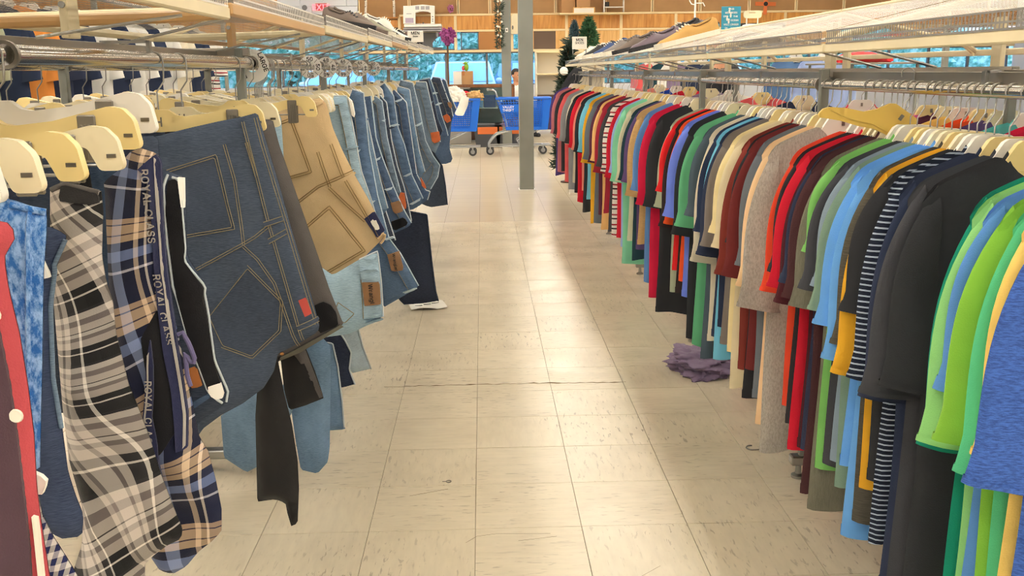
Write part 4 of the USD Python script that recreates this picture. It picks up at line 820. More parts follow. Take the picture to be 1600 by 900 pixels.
stitches(t, [[(266, 268), (339, 245), (366, 353), (296, 365)], [(331, 491), (390, 417), (441, 468), (438, 513), (396, 553), (352, 536), (331, 491)], [(352, 225), (368, 280), (376, 330), (382, 380)], [(386, 222), (402, 275)], [(306, 423), (345, 402), (378, 384), (402, 370), (424, 352)], [(382, 384), (404, 404), (430, 440), (441, 470), (458, 520), (466, 540)], [(380, 190), (396, 250), (422, 352), (450, 448), (473, 530)], [(399, 184), (409, 222), (438, 318), (468, 418), (494, 505)]], c, 'thread_tan', .0009, .0044, gap=.0050)
overlay(t, 'waist_patch', [(469, 466), (480, 462), (489, 487), (479, 492)], c, 'red_patch', .0065, label='red woven patch')
for L in ([(415, 345), (443, 336), (445, 343), (417, 352)], [(422, 371), (449, 356), (451, 363), (424, 378)], [(466, 506), (497, 493), (500, 500), (469, 513)]): overlay(t, 'belt_loop', L, c, 'den_deep', .008); stitches(t, [L[:2], L[2:]], c, 'thread_tan', .0009, .0088, twin=False, name='loop_stitching')
p = seam_pts([(441, 552), (442, 552)], c, .004)[0]; part(t, 'rivet', ball(p, (.005, .003, .004), 1), 'copper')
# --- black jeans with charcoal waist
t = pants('jeans', 'black jeans with a charcoal waistband and legs hanging to the floor', 'jeans')
c = cloth(t, 'body', [(380, 190), (400, 186), (426, 187), (436, 226), (462, 300), (490, 380), (514, 450), (537, 508), (500, 530), (470, 548), (440, 562), (418, 575), (380, 560)], 2.28, 'den_charcoal', sp=.012, seed=9, amp=.006)
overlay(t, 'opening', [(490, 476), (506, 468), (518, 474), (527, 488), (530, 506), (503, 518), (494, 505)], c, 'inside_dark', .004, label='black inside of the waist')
overlay(t, 'lining', [(440, 556), (500, 524), (533, 506), (537, 510), (500, 532), (470, 550), (436, 564)], c, 'olive_lining', .005)
cloth(t, 'leg', [(405, 560), (432, 552), (444, 615), (456, 662), (465, 720), (467, 762), (465, 818), (455, 822), (449, 802), (446, 786), (430, 780), (402, 784), (399, 650)], 2.25, 'den_black', sp=.012, seed=10, amp=.012)
cloth(t, 'leg', [(438, 556), (476, 540), (492, 580), (506, 622), (476, 634), (452, 641), (444, 610)], 2.31, 'den_black', sp=.012, seed=11, amp=.012)
cloth(t, 'leg_lining', [(452, 545), (474, 538), (505, 620), (500, 624), (478, 580)], 2.30, 'den_charcoal', sp=.012, seed=12)
# --- khaki
t = pants('khaki_trousers', 'khaki trousers with a dark wolf-head waist patch')
c = cloth(t, 'body', [(400, 205), (424, 184), (445, 169), (478, 157), (500, 153), (510, 162), (520, 200), (535, 235), (555, 275), (575, 310), (591, 341), (601, 366), (598, 373), (585, 386), (560, 411), (535, 431), (517, 449), (500, 440), (440, 400), (400, 300)], 2.98, 'khaki', sp=.013, seed=13, amp=.010, fx=8, fz=6)
overlay(t, 'back_pocket', [(425, 198), (457, 186), (486, 265), (450, 277)], c, 'khaki', .004)
overlay(t, 'back_pocket', [(480, 356), (516, 325), (568, 390), (502, 430)], c, 'khaki', .004)
stitches(t, [[(428, 199), (456, 188), (485, 266), (450, 276)], [(480, 356), (516, 325), (567, 390), (502, 428)], [(466, 318), (500, 292), (555, 268)], [(497, 237), (516, 291)], [(515, 293), (540, 318), (570, 346)], [(517, 225), (535, 272), (572, 338), (590, 372)]], c, 'thread_khaki', .0012, .0050, gap=.007)
for q in ([(525, 283), (555, 267), (557, 272), (527, 289)], [(478, 166), (505, 156), (506, 161), (480, 172)]): overlay(t, 'belt_loop', q, c, 'khaki', .007)
overlay(t, 'waist_patch', [(570, 341), (585, 329), (602, 360), (590, 371)], c, 'navy_tape', .006, label='dark patch with a pale wolf head')
overlay(t, 'wolf_emblem', [(580, 345), (583, 341), (584, 345), (588, 341), (589, 347), (593, 349), (592, 354), (595, 358), (590, 358), (587, 359), (588, 355), (583, 353), (582, 349)], c, 'lace_white', .0075)
part(t, 'loop_curl', tube(seam_pts([(592, 372), (598, 364), (602, 366), (600, 374), (595, 380)], c, .004), .004, 6), 'khaki')
# ---------------- the run of jeans behind the khaki pair
def jeans(label, Y, right, left, m, wb=0, loops=(), patch=None, patch_m='leather_tan', edge_m='worn_edge_halo', seed=0, band_m=None, amp=.007, ptext=None, legs=(), pocket=None, tag_=None, opening=None, word='jeans', sti=None):
    t = pants('jeans', label, word)
    tr = Polygon(px_poly(list(right)+list(left), Y)).buffer(0); rect = shapely.box(LX-.17, .46, LX+.13, LZ-.147)
    if tr.geom_type != 'Polygon': tr = max(tr.geoms, key=lambda g: g.area)
    P = shapely.union_all([tr, rect])                   # the part gathered under the hanger
    if P.geom_type != 'Polygon' or tr.intersection(rect).area < .004:
        lo = np.array(tr.exterior.coords); lo = lo[lo[:, 0] <= np.median(lo[:, 0])]
        P = shapely.union_all([P, shapely.MultiPoint(list(map(tuple, lo))+[(LX-.1, .5), (LX+.12, .5), (LX+.12, .8)]).convex_hull])
    c = cloth(t, 'body', np.array(P.exterior.coords)[:-1], Y, m, xz=True, sp=max(.012, .0052*Y), seed=20+seed, amp=amp, thick=.012)
    if wb:
        overlay(t, 'waistband', strip(right, wb, 1), c, band_m or m, .007, wob=.004, sp=.011)
        ln = shapely.LineString(right).parallel_offset(wb, 'left'); stitches(t, [list(ln.coords)], c, sti or 'thread_tan', .0012, .0078, twin=False)
    edge(t, right, c, edge_m, .0016+.00045*Y, off=.006)  # pale tubes: worn seam plus a halo of light put into the colour
    for a, b in loops:
        a, b = np.array(a, float), np.array(b, float); n = np.array([(b-a)[1], -(b-a)[0]]); n = -n/np.hypot(*n)*3.2
        overlay(t, 'belt_loop', [tuple(a), tuple(b), tuple(b+n), tuple(a+n)], c, edge_m if edge_m.startswith('den') else m, .0145)
    if opening: overlay(t, 'opening', opening, c, 'inside_dark', .0125)
    if pocket: overlay(t, 'back_pocket', pocket, c, m, .004); stitches(t, [list(pocket)+[pocket[0]]], c, sti or 'thread_tan', .0012, .0052, twin=False)
    if patch:
        overlay(t, 'waist_patch', patch, c, patch_m, .0135, label='leather waist patch' if 'leather' in patch_m else None)
        if ptext: along(ptext[0], ptext[1], ptext[2], c, .0148, 'ink', t)
    if tag_: overlay(t, 'size_tag', tag_, c, 'paper', .0145)
    for L, yy, mm in legs: cloth(t, 'leg', L, yy, mm, sp=max(.012, .005*Y), seed=40+seed, amp=.026)
    return t
jeans('light wash jeans with a brown lettered waist patch, low under the khaki pair', 2.80, [(562, 405), (590, 392), (596, 440), (599, 494)], [(577, 507), (545, 522), (530, 519), (500, 505), (470, 470), (480, 420), (520, 430)], 'den_light', 30, [((572, 503), (598, 495))], [(567, 439), (594, 439), (596, 473), (571, 475)], 'leather_brown', seed=1, ptext=('Wrangler', .012, [(580, 441), (584, 474)]),
      legs=[([(455, 540), (500, 524), (516, 540), (517, 580), (516, 640), (515, 700), (512, 722), (496, 740), (470, 734), (462, 690), (455, 640)], 2.92, 'den_steelblue'), ([(345, 650), (400, 610), (450, 600), (458, 640), (420, 720), (385, 738), (350, 715)], 2.86, 'den_washed')], pocket=[(530, 470), (555, 488), (540, 502), (522, 490)])
jeans('pale blue jeans leg with a turned cuff resting on the tiles', 3.25, [(480, 530), (520, 536), (528, 570), (535, 625), (538, 667)], [(540, 671), (508, 673), (500, 640), (480, 580)], 'den_steelblue', 0, seed=2)
jeans('dark navy jeans with a short leg showing a stitched hem', 3.45, [(500, 470), (540, 532), (549, 550), (546, 576), (555, 600)], [(534, 606), (522, 560), (505, 520)], 'den_ink', 0, seed=3)
jeans('pale bleached jeans with a flared leg touching the floor', 3.9, [(552, 470), (562, 520), (567, 541), (580, 576)], [(550, 583), (546, 555), (540, 526), (535, 480)], 'den_pale', 0, seed=4)
jeans('light jeans with a white size tag right behind the khaki pair', 3.25, [(522, 150), (542, 150), (552, 200), (565, 268), (581, 314), (590, 345)], [(570, 400), (520, 330), (500, 230), (498, 160)], 'den_light', 14, [((522, 160), (541, 157)), ((536, 232), (560, 226))], seed=5, tag_=[(545, 152), (551, 158), (556, 182), (551, 184)])
jeans('mid blue jeans with pale worn waist edges and painted halo, third behind the khaki pair', 3.55, [(551, 140), (568, 145), (577, 235), (590, 305), (608, 372), (626, 396), (654, 446)], [(650, 453), (640, 457), (600, 480), (575, 440), (545, 330), (530, 200)], 'den_mid', 16, [((545, 240), (565, 232)), ((560, 315), (588, 312)), ((600, 372), (617, 368)), ((630, 455), (651, 447))], [(606, 396), (624, 391), (632, 420), (613, 422)], 'leather_brown', seed=6, ptext=('Wrangler', .010, [(616, 394), (621, 421)]), edge_m='den_pale')
jeans('dark blue jeans with rolled dark waistband behind the mid blue pair', 3.95, [(552, 165), (570, 160), (577, 205), (589, 265), (603, 330), (618, 375)], [(600, 400), (570, 330), (552, 220)], 'den_dark', 14, [((569, 200), (580, 198))], seed=7)
jeans('blue jeans with an open waist and a dark leather patch', 4.3, [(580, 150), (588, 215), (597, 245), (615, 292), (622, 308), (633, 331), (643, 348)], [(640, 354), (612, 366), (600, 350), (585, 290), (572, 200)], 'den_indigo', 12, [((583, 250), (596, 244)), ((601, 295), (615, 291))], [(611, 316), (626, 312), (630, 330), (616, 333)], 'leather_brown', seed=8, opening=[(612, 345), (632, 338), (639, 349), (616, 360)], edge_m='den_pale')
jeans('slate jeans with a bright orange waist patch', 4.75, [(590, 145), (604, 160), (612, 220), (621, 260), (631, 291), (638, 320), (643, 345)], [(632, 352), (615, 300), (600, 240), (588, 180)], 'den_dark', 12, [((606, 200), (616, 196))], [(621, 301), (632, 299), (636, 325), (629, 326)], 'leather_orange', seed=9)
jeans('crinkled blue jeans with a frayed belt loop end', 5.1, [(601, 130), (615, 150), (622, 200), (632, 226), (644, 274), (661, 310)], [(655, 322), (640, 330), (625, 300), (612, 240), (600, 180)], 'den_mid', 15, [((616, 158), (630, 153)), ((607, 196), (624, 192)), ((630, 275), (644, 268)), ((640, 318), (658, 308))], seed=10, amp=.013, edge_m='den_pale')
jeans('indigo jeans with a tan patch near a pointed waist corner', 5.5, [(616, 140), (635, 160), (643, 215), (651, 272), (665, 297), (672, 299), (668, 312)], [(652, 324), (640, 290), (628, 230), (616, 180)], 'den_indigo', 12, [((640, 272), (652, 269))], [(657, 277), (663, 285), (667, 296), (660, 292)], 'leather_orange', seed=11)
jeans('dark blue jeans hanging long and straight with a hem just above the floor', 5.2, [(640, 330), (667, 335), (675, 410), (681, 455), (685, 470)], [(660, 474), (630, 476), (628, 420), (626, 370)], 'den_ink', 0, seed=12, edge_m='den_dark')
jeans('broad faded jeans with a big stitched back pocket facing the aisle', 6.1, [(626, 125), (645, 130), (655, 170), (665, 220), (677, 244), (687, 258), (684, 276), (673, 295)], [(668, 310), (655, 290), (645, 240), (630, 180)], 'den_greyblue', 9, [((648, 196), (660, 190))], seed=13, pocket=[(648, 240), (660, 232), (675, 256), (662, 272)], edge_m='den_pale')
jeans('straight dark jeans with a wide hem beside the broad faded pair', 7.0, [(676, 235), (691, 259), (696, 290), (699, 320)], [(672, 324), (668, 280), (664, 240)], 'den_dark', 0, seed=14, edge_m='den_dark')
jeans('grey-blue jeans with a square tan waist patch', 6.9, [(650, 128), (666, 128), (672, 155), (678, 182), (688, 222)], [(680, 240), (668, 230), (658, 190), (648, 150)], 'den_greyblue', 12, [((663, 182), (678, 177))], [(673, 207), (686, 205), (689, 221), (676, 224)], 'leather_orange', seed=15)
jeans('dark indigo jeans next to the tan-patched grey pair', 7.7, [(660, 124), (672, 122), (682, 150), (690, 180), (697, 200), (700, 212)], [(690, 232), (682, 210), (670, 170), (660, 140)], 'den_indigo', 11, [((672, 146), (684, 142)), ((679, 164), (690, 158))], [(692, 181), (701, 177), (705, 189), (697, 193)], 'leather_orange', seed=16, edge_m='den_pale')
jeans('dark blue jeans with a grey waist patch close to the end of the rack', 8.5, [(676, 120), (688, 122), (698, 150), (705, 168), (708, 182)], [(700, 205), (690, 180), (680, 150), (674, 130)], 'den_dark', 9, [((687, 145), (697, 141))], [(699, 160), (704, 158), (708, 168), (703, 171)], 'leather_brown', seed=17)
jeans('last pair of jeans at the end of the left rack, plain and dark', 9.3, [(690, 122), (697, 126), (704, 150), (713, 170)], [(706, 186), (702, 230), (708, 252), (694, 257), (690, 200), (684, 150)], 'den_indigo', 0, seed=18)
jeans('stonewashed jeans folded over at the waist, between the light and the mid blue pairs', 3.75, [(560, 152), (571, 170), (583, 230), (594, 280), (606, 325)], [(596, 340), (570, 280), (556, 200)], 'den_washed', 9, [((571, 186), (577, 184)), ((585, 262), (591, 259))], seed=31)
jeans('thin grey-blue jeans edge right beside the bright orange patch', 4.55, [(586, 150), (597, 158), (605, 215), (614, 255), (626, 300)], [(618, 320), (600, 240), (584, 170)], 'den_greyblue', 9, [((597, 188), (603, 186))], seed=32, edge_m='den_pale')
jeans('pale worn jeans slice beside the broad faded pair', 5.75, [(622, 135), (640, 140), (647, 190), (655, 235), (664, 268)], [(655, 280), (640, 220), (622, 150)], 'den_steelblue', 10, [((637, 170), (646, 167)), ((645, 215), (653, 212))], seed=33)
jeans('narrow dark jeans between the two patched far pairs', 7.3, [(655, 126), (669, 124), (677, 152), (684, 185), (692, 205)], [(684, 218), (670, 180), (654, 140)], 'den_ink', 8, [((670, 160), (678, 157))], seed=34, edge_m='den_greyblue')
# ---------------- clip hangers of this side
HL = [(.97, 'hang_white', 'coral shirt'), (1.06, 'hang_cream', 'blue printed shorts'), (1.18, 'hang_yellow', 'navy shorts'), (1.29, 'hang_cream', 'black and white plaid trousers'), (1.38, 'hang_yellow', 'navy plaid trousers'), (1.44, 'hang_white', 'open-waisted dark jeans'), (2.15, 'hang_yellow', 'largest jeans'), (2.32, 'hang_cream', 'black jeans'), (2.99, 'hang_cream', 'khaki trousers'),
      (2.83, 'hang_yellow', 'light jeans with the lettered patch'), (3.28, 'hang_yellow', 'light jeans with the white tag'), (3.36, 'hang_white', 'cuffed pale jeans'), (3.48, 'hang_yellow', 'navy jeans with the short leg'), (3.60, 'hang_yellow', 'mid blue jeans'), (3.93, 'hang_white', 'bleached jeans'), (4.0, 'hang_cream', 'dark blue rolled jeans'), (4.33, 'hang_cream', 'open-waisted blue jeans'), (4.78, 'hang_white', 'orange-patched slate jeans'),
      (5.13, 'hang_cream', 'crinkled blue jeans'), (5.25, 'hang_white', 'long straight dark jeans'), (5.53, 'hang_yellow', 'indigo jeans with the pointed corner'), (6.13, 'hang_cream', 'broad faded jeans'), (6.93, 'hang_white', 'grey-blue patched jeans'), (7.05, 'hang_cream', 'straight dark jeans'), (7.73, 'hang_cream', 'dark indigo jeans'), (8.53, 'hang_white', 'grey-patched dark jeans'), (9.33, 'hang_cream', 'last jeans of the rack'), (3.78, 'hang_white', 'stonewashed jeans'), (4.57, 'hang_cream', 'thin grey-blue jeans'), (5.78, 'hang_white', 'pale worn jeans'), (7.32, 'hang_yellow', 'narrow dark jeans')]
rl = random.Random(9)
DROP = {'navy plaid trousers': .084, 'open-waisted dark jeans': .066}
for y, m, what in HL:
    hang('c', m, f'{m[5:]} plastic clip hanger holding the {what} on the left rack', (LX+.0, y, LZ-.001), rl.uniform(-3, 3), 'clip hangers on the trouser rack', DROP.get(what, .106))
# hangers close packed behind the khaki pair, their trousers hidden
for k in range(9):
    y = 3.07+k*.022+(0 if k < 6 else .05)
    hang('c', ['hang_cream', 'hang_white', 'hang_cream'][k % 3], f'{["cream", "white", "pale"][k % 3]} clip hanger packed behind the khaki trousers, {ordn[k]} from them', (LX, y, LZ-.001), 0, 'clip hangers packed behind the khaki trousers')
# far side of the trouser rack
yb = 1.0; wo = ordn+['thirteenth', 'fourteenth', 'fifteenth', 'sixteenth']
for k in range(16):
    yb += rl.uniform(.16, .34); m = ['hang_cream', 'hang_white', 'hang_yellow'][k % 3]; dk = ['den_ink', 'den_dark', 'den_black', 'den_indigo'][k % 4]
    w = ['near-black', 'dark', 'black', 'indigo'][k % 4]
    t = pants('jeans', f'{w} jeans on the far side of the left rack, {wo[k]} pair from the viewer', 'jeans', 'trousers on the far side of the left rack')
    cloth(t, 'body', [(LBX-.19, 1.165), (LBX+.19, 1.165), (LBX+.2, .9), (LBX+.17, .4), (LBX+.02, .42), (LBX, .8), (LBX-.02, .42), (LBX-.17, .4), (LBX-.2, .9)], yb, dk, xz=True, sp=.03, seed=60+k)
    hang('c', m, f'{m[5:]} hanger of the {wo[k]} jeans on the far side of the left rack', (LBX, yb, LZ-.001), rl.uniform(-8, 8), 'clip hangers on the far side of the trouser rack')
# size rings round the rod
def ring(y, r, words, label):
    t = thing('size_ring', label, 'size marker', 'size rings on the trouser rod', (LX, y, LZ-.008))
    an = np.linspace(0, 2*PI, 33)[:-1]
    part(t, 'disc', extrude(np.stack([r*np.cos(an), r*np.sin(an)], 1), .0025, [list(np.stack([.019*np.cos(an), .019*np.sin(an)], 1))]), 'white_gloss')
    for w, a in words:
        rr = r*.70; h = r*.34 if len(w) < 3 else r*.27
        m = text_on(w, h, (rr*math.sin(a), -.0019, rr*math.cos(a)), ry=0)
        m2 = meshkit.text_mesh(w, h, .0008, True); m2.apply_translation((-m2.bounds.mean(0)[0], -m2.bounds.mean(0)[1], 0))
        m2 = moved(moved(m2, rz=-a), (rr*math.sin(a), rr*math.cos(a), 0)); part(t, 'lettering', moved(m2, (0, -.0014, 0), rx=PI/2), 'ink', smooth=False)
    for a in (PI/4, 3*PI/4, 5*PI/4, 7*PI/4):
        if len(words) > 2: part(t, 'mark', box(-.0008, .0008, -.0019, -.001, r*.55, r*.95).apply_transform(trimesh.transformations.rotation_matrix(a, (0, 1, 0))), 'ink', smooth=False)
ring(3.06, .050, [('LARGE', 1.25), ('LARGE', 4.4)], 'white size ring lettered LARGE')
ring(4.08, .046, [('50', 0), ('50', PI/2), ('50', PI), ('50', 3*PI/2)], 'white size ring lettered 50, first beyond the LARGE one')
ring(4.50, .046, [('48', 0), ('48', PI/2), ('48', PI), ('48', 3*PI/2)], 'white size ring lettered 48, right behind the 50 one')
ring(5.05, .046, [('46', 0), ('46', PI/2), ('46', PI), ('46', 3*PI/2)], 'white size ring lettered 46, third of the numbered rings')
ring(5.75, .046, [('44', 0), ('44', PI/2), ('44', PI), ('44', 3*PI/2)], 'white size ring lettered 44, last but one of the rings')
ring(6.45, .046, [('40', 0), ('40', PI/2), ('40', PI), ('40', 3*PI/2)], 'white size ring lettered 40, farthest of the rings')
# ================================================================ shoes and signs on the shelves
def shoe(L=.29, w=.10, low=True, heel=.075):
    """toe along +x, heel at x = 0, standing on z = 0"""
    s = np.linspace(0, 1, 22); x = s*L
    hw = w/2*np.interp(s, [0, .08, .25, .5, .72, .9, 1], [.45, .68, .74, .82, 1.0, .78, .25])
    top = np.interp(s, [0, .06, .14, .32, .48, .62, .8, .93, 1], [heel, heel+.012, heel-.002, heel-.012, heel+.004, heel-.016, .042, .034, .012])
    so = np.interp(s, [0, .1, .5, .9, 1], [.026, .026, .022, .022, .026]); ang = np.linspace(0, PI, 13)
    R = [];
    for k in range(len(s)):
        h = max(top[k]-so[k]*.6, .004); R.append(np.stack([np.full(13, x[k]), hw[k]*np.cos(ang), so[k]*.6+h*np.sin(ang)**.75], 1))
    up = grid_mesh(np.array(R)); up = cat(up, *[trimesh.convex.convex_hull(np.vstack([R[0], R[0][:1]-[.002, 0, 0]])), trimesh.convex.convex_hull(np.vstack([R[-1], R[-1][:1]+[.002, 0, 0]]))])
    out = np.vstack([np.stack([x, hw+.005], 1), np.stack([x, -hw-.005], 1)[::-1]])
    p = Polygon(out).buffer(.003); sole = trimesh.creation.extrude_polygon(p, .024, engine='earcut')
    op = [(x[k], hw[k]*.55, top[k]+.002) for k in range(2, 9)]+[(x[k], -hw[k]*.55, top[k]+.002) for k in range(8, 1, -1)]
    opening = tube(np.array(op), .005, 6, closed=True)
    hole = trimesh.convex.convex_hull(np.array([(a, b, c-.001) for a, b, c in op]+[(a, b*.8, c-.01) for a, b, c in op]))
    laces = cat(*[tube([(x[k], -hw[k]*.42, top[k]-.001), (x[k]+.004, 0, top[k]+.006), (x[k], hw[k]*.42, top[k]-.001)], .003, 5) for k in (9, 10, 11, 12, 13)])
    return dict(upper=up, sole=sole, collar=opening, opening=hole, laces=laces)
def put_shoe(label, loc, rz, tilt, up, so='sole_white', la='lace_white', group=None, **kw):
    P = shoe(**kw); t = thing('shoe', label, 'shoe', group, loc, rz)
    for nm, m in (('upper', up), ('sole', so), ('collar', up), ('opening', 'black_plastic'), ('laces', la)):
        if m: part(t, nm, moved(P[nm], ry=tilt), m, smooth=50)
def zR(x): return 1.363+.111*(x-.82)/.48+.003
def shoeR(label, px, Y, up, **kw):   # toe towards the aisle, on the sloped shelf
    X = float(at(px, 75, Y=Y)[0]); X = min(max(X, .83), 1.3)
    kw.setdefault('L', .29); a = math.atan2(.111, .48); toe = max(X, .835)
    hx = toe+kw['L']*math.cos(a)
    put_shoe(label, (hx, Y, zR(hx)), 180, a, up, **kw)
shoeR('large tan suede shoe with a thick cream sole on the right shelf', 970, 4.75, 'shoe_tan', so='sole_white', la='lace_white', L=.31, w=.11)
shoeR('brown-grey leather shoe left of the large tan suede shoe', 948, 5.6, 'shoe_purple', so='shoe_black', la='shoe_black', L=.30)
shoeR('taupe shoe with a dark sole, second left of the tan suede shoe', 933, 6.3, 'shoe_brown', so='shoe_black', la='shoe_brown')
shoeR('pale grey trainer between the taupe and the blue shoes', 930, 6.9, 'shoe_grey', la='lace_white')
shoeR('blue trainer with white laces at the far part of the right shelf', 917, 7.5, 'shoe_blue')
shoeR('black and white trainer near the far end of the right shelf', 905, 8.2, 'shoe_black')
shoeR('white trainer last on the far end of the right shelf', 898, 8.8, 'shoe_white')
put_shoe('dark purple leather boot lying over the ridge behind the tan shoe', (1.40, 6.2, 1.482), 180, .1, 'shoe_purple', so='shoe_black', la='shoe_black', L=.28, heel=.085)
shoeR('black and white trainer standing behind the heel of the tan shoe', 1030, 5.9, 'shoe_black', L=.26, heel=.09)
def shoeL(label, px, Y, up, tz=.0, **kw):
    kw.setdefault('L', .29); k = int((Y-.83)/1.19); X = float(at(px, 60, Y=Y)[0]); a = SLL
    hx = min(X, -.515-kw['L']*math.cos(a)); put_shoe(label, (hx, Y, zL(k, hx)+.003), 0, a, up, **kw)
shoeL('large grey-brown suede trainer with white laces on the left shelf', 618, 5.5, 'shoe_brown', so='shoe_brown', L=.33, w=.115, heel=.09)
shoeL('dark brown shoe heel peeking up left of the large grey-brown trainer', 552, 4.9, 'shoe_brown', so='shoe_black', la='shoe_black', L=.26, heel=.065)
shoeL('sage green slip-on behind the large grey-brown trainer', 618, 6.0, 'shoe_sage', la=None)
shoeL('dark house slipper with a pale inside next to the sage slip-on', 628, 6.4, 'shoe_black', la=None)
shoeL('white high trainer below the sign reading MEN', 625, 6.7, 'shoe_white', heel=.12)
shoeL('white trainer with a dark curved stripe at the sign', 636, 7.3, 'shoe_white', so='shoe_black')
shoeL('black trainer close to the far end of the left shelf', 650, 8.0, 'shoe_black')
shoeL('brown leather shoe at the far end of the left shelf', 655, 8.7, 'shoe_leather', so='shoe_black', la='shoe_leather')
def sign(label, x0, y0, x1, y1, Y, m, lines, cat_='sign', ink='ink', legs=None):
    a, b = at(x0, y1, Y=Y), at(x1, y0, Y=Y); t = thing('sign', label, cat_, None, ((a[0]+b[0])/2, Y, a[2]))
    w, h = (b[0]-a[0])/2, b[2]-a[2]
    part(t, 'board', box(-w, w, 0, .008, 0, h, .002), m)
    for s, hh, fz, *fx in lines:
        g = text_on(s, hh*h, ((fx[0]*w if fx else 0), -.0005, fz*h)); k = 1.7*w/max(g.extents[0], 1e-6)
        if k < 1: c = g.centroid.copy(); g.apply_translation(-c); g.apply_scale((k, 1, k)); g.apply_translation(c)
        part(t, 'lettering', g, ink, smooth=False)
    if legs: part(t, 'stand', cat(*[rod((sx*w*.9, .004, 0), (sx*w*.9, .004, legs-a[2]), .004, 6) for sx in (-1, 1)]), 'steel')
    return t
sign('cream card reading MEN standing among the shoes of the left shelf', 637, 48, 661, 66, 7.6, 'card_white', [('MEN', .26, .80), ('Shoes', .12, .52)], legs=zL(5, -.6)+.02)
sign('pale framed card reading MEN above the far shoes of the right shelf', 894, 57, 917, 77, 8.5, 'card_white', [('MEN', .2, .74), ('SHOES', .16, .50)], legs=zR(1.0)+.0)
# ================================================================ needles, blossoms, garland
def needles(rng, prof, n, ln, flat=.35):
    """needle sprays on a tapering tree: prof = (z, radius)"""
    prof = np.array(prof); z = rng.uniform(prof[0, 0], prof[-1, 0], n); z = prof[0, 0]+(z-prof[0, 0])*rng.uniform(.75, 1, n); R = np.interp(z, prof[:, 0], prof[:, 1])
    a = rng.uniform(0, 2*PI, n); r = R*np.sqrt(rng.uniform(.3, 1, n))*(1+.22*np.sin(a*5+z*30))
    p = np.stack([r*np.cos(a), r*np.sin(a), z], 1); d = np.stack([np.cos(a), np.sin(a), rng.uniform(-.1, .9, n)], 1)+rng.normal(size=(n, 3))*.4; d /= np.linalg.norm(d, axis=1, keepdims=True)
    e = np.cross(d, rng.normal(size=(n, 3))); e /= np.linalg.norm(e, axis=1, keepdims=True); s = ln*rng.uniform(.6, 1.3, (n, 1))
    v = np.stack([p-e*s*.18, p+e*s*.18, p+d*s], 1).reshape(-1, 3)
    return trimesh.Trimesh(v, np.arange(3*n).reshape(-1, 3), process=False)
ru = np.random.default_rng(31)
def xmas(label, x, Y, z0, h, r, m, n=1500, tip=.06):
    t = thing('artificial_tree', label, 'artificial tree', None, (x, Y, z0))
    part(t, 'trunk', rod((0, 0, 0), (0, 0, h*.95), .014, 8), 'bark'); part(t, 'stand', moved(lathe([(0, 0), (.09, 0), (.09, .015), (.02, .03), (.02, .06), (0, .06)], 14)), 'dark_wood')
    part(t, 'needles', needles(ru, [(h*.1, r), (h*.35, r*.86), (h*.7, r*.5), (h, .01)], n, tip), m, smooth=False, kind='stuff')
YU = 20.4
def pxbox(x0, y0, x1, y1, Y, d, ch=.0):
    a, b = at(x0, y1, Y=Y), at(x1, y0, Y=Y); return box(a[0], b[0], Y, Y+d, a[2], b[2], ch)
# cream shelf unit over a dark cabinet, behind the rack end
t = thing('shelf_unit', 'cream pegboard shelf unit over dark wooden doors, right of the pillar', 'shelf unit')
zt = float(at(850, 80, Y=YU)[2]); xa, xb = float(at(837, 100, Y=YU)[0]), float(at(945, 100, Y=YU)[0]); zm = float(at(850, 139, Y=YU)[2]); zk = float(at(850, 116, Y=YU)[2])
part(t, 'back_panel', box(xa, xb, YU+.36, YU+.38, .1, zt, 0), 'shelf_white', smooth=False)
part(t, 'top_board', box(xa, xb, YU, YU+.38, zt-.03, zt, .004), 'cream_rail')
part(t, 'shelf_board', box(xa, xb, YU+.02, YU+.36, zk-.015, zk+.015, .004), 'cream_rail')
for x in (xa, xb-.03): part(t, 'side_panel', box(x, x+.03, YU+.02, YU+.37, 0, zt-.03, .003), 'shelf_white')
part(t, 'cabinet', box(xa+.03, xb-.03, YU-.1, YU+.36, .08, zm-.12, .006), 'dark_wood')
n_d = 3
for k in range(n_d):
    a = xa+.05+k*(xb-xa-.1)/n_d; b = a+(xb-xa-.1)/n_d-.02
    d = part(t, 'cabinet_door', box(a, b, YU-.118, YU-.1, .12, zm-.16, .005), 'dark_wood'); part(d, 'handle', tube([(a+.05, YU-.118, .62), (a+.05, YU-.145, .62), (a+.05, YU-.145, .72), (a+.05, YU-.118, .72)], .006, 6), 'steel')
xmas('narrow blue-green artificial tree on top of the cream shelf unit', float(at(898, 60, Y=YU)[0]), YU+.12, zt, float(at(900, 31, Y=YU)[2])-zt, .10, 'needle_blue', 1300, .07)
xmas('wide green artificial tree on top of the cream shelf unit', float(at(921, 60, Y=YU)[0]), YU+.2, zt, float(at(920, 25, Y=YU)[2])-zt, .20, 'needle', 2400, .08)
xmas('tall thin dark artificial tree standing behind the end of the shirt rack', float(at(888, 90, Y=11.3)[0]), 11.3, 0, 1.66, .15, 'needle_dark', 2600, .09)
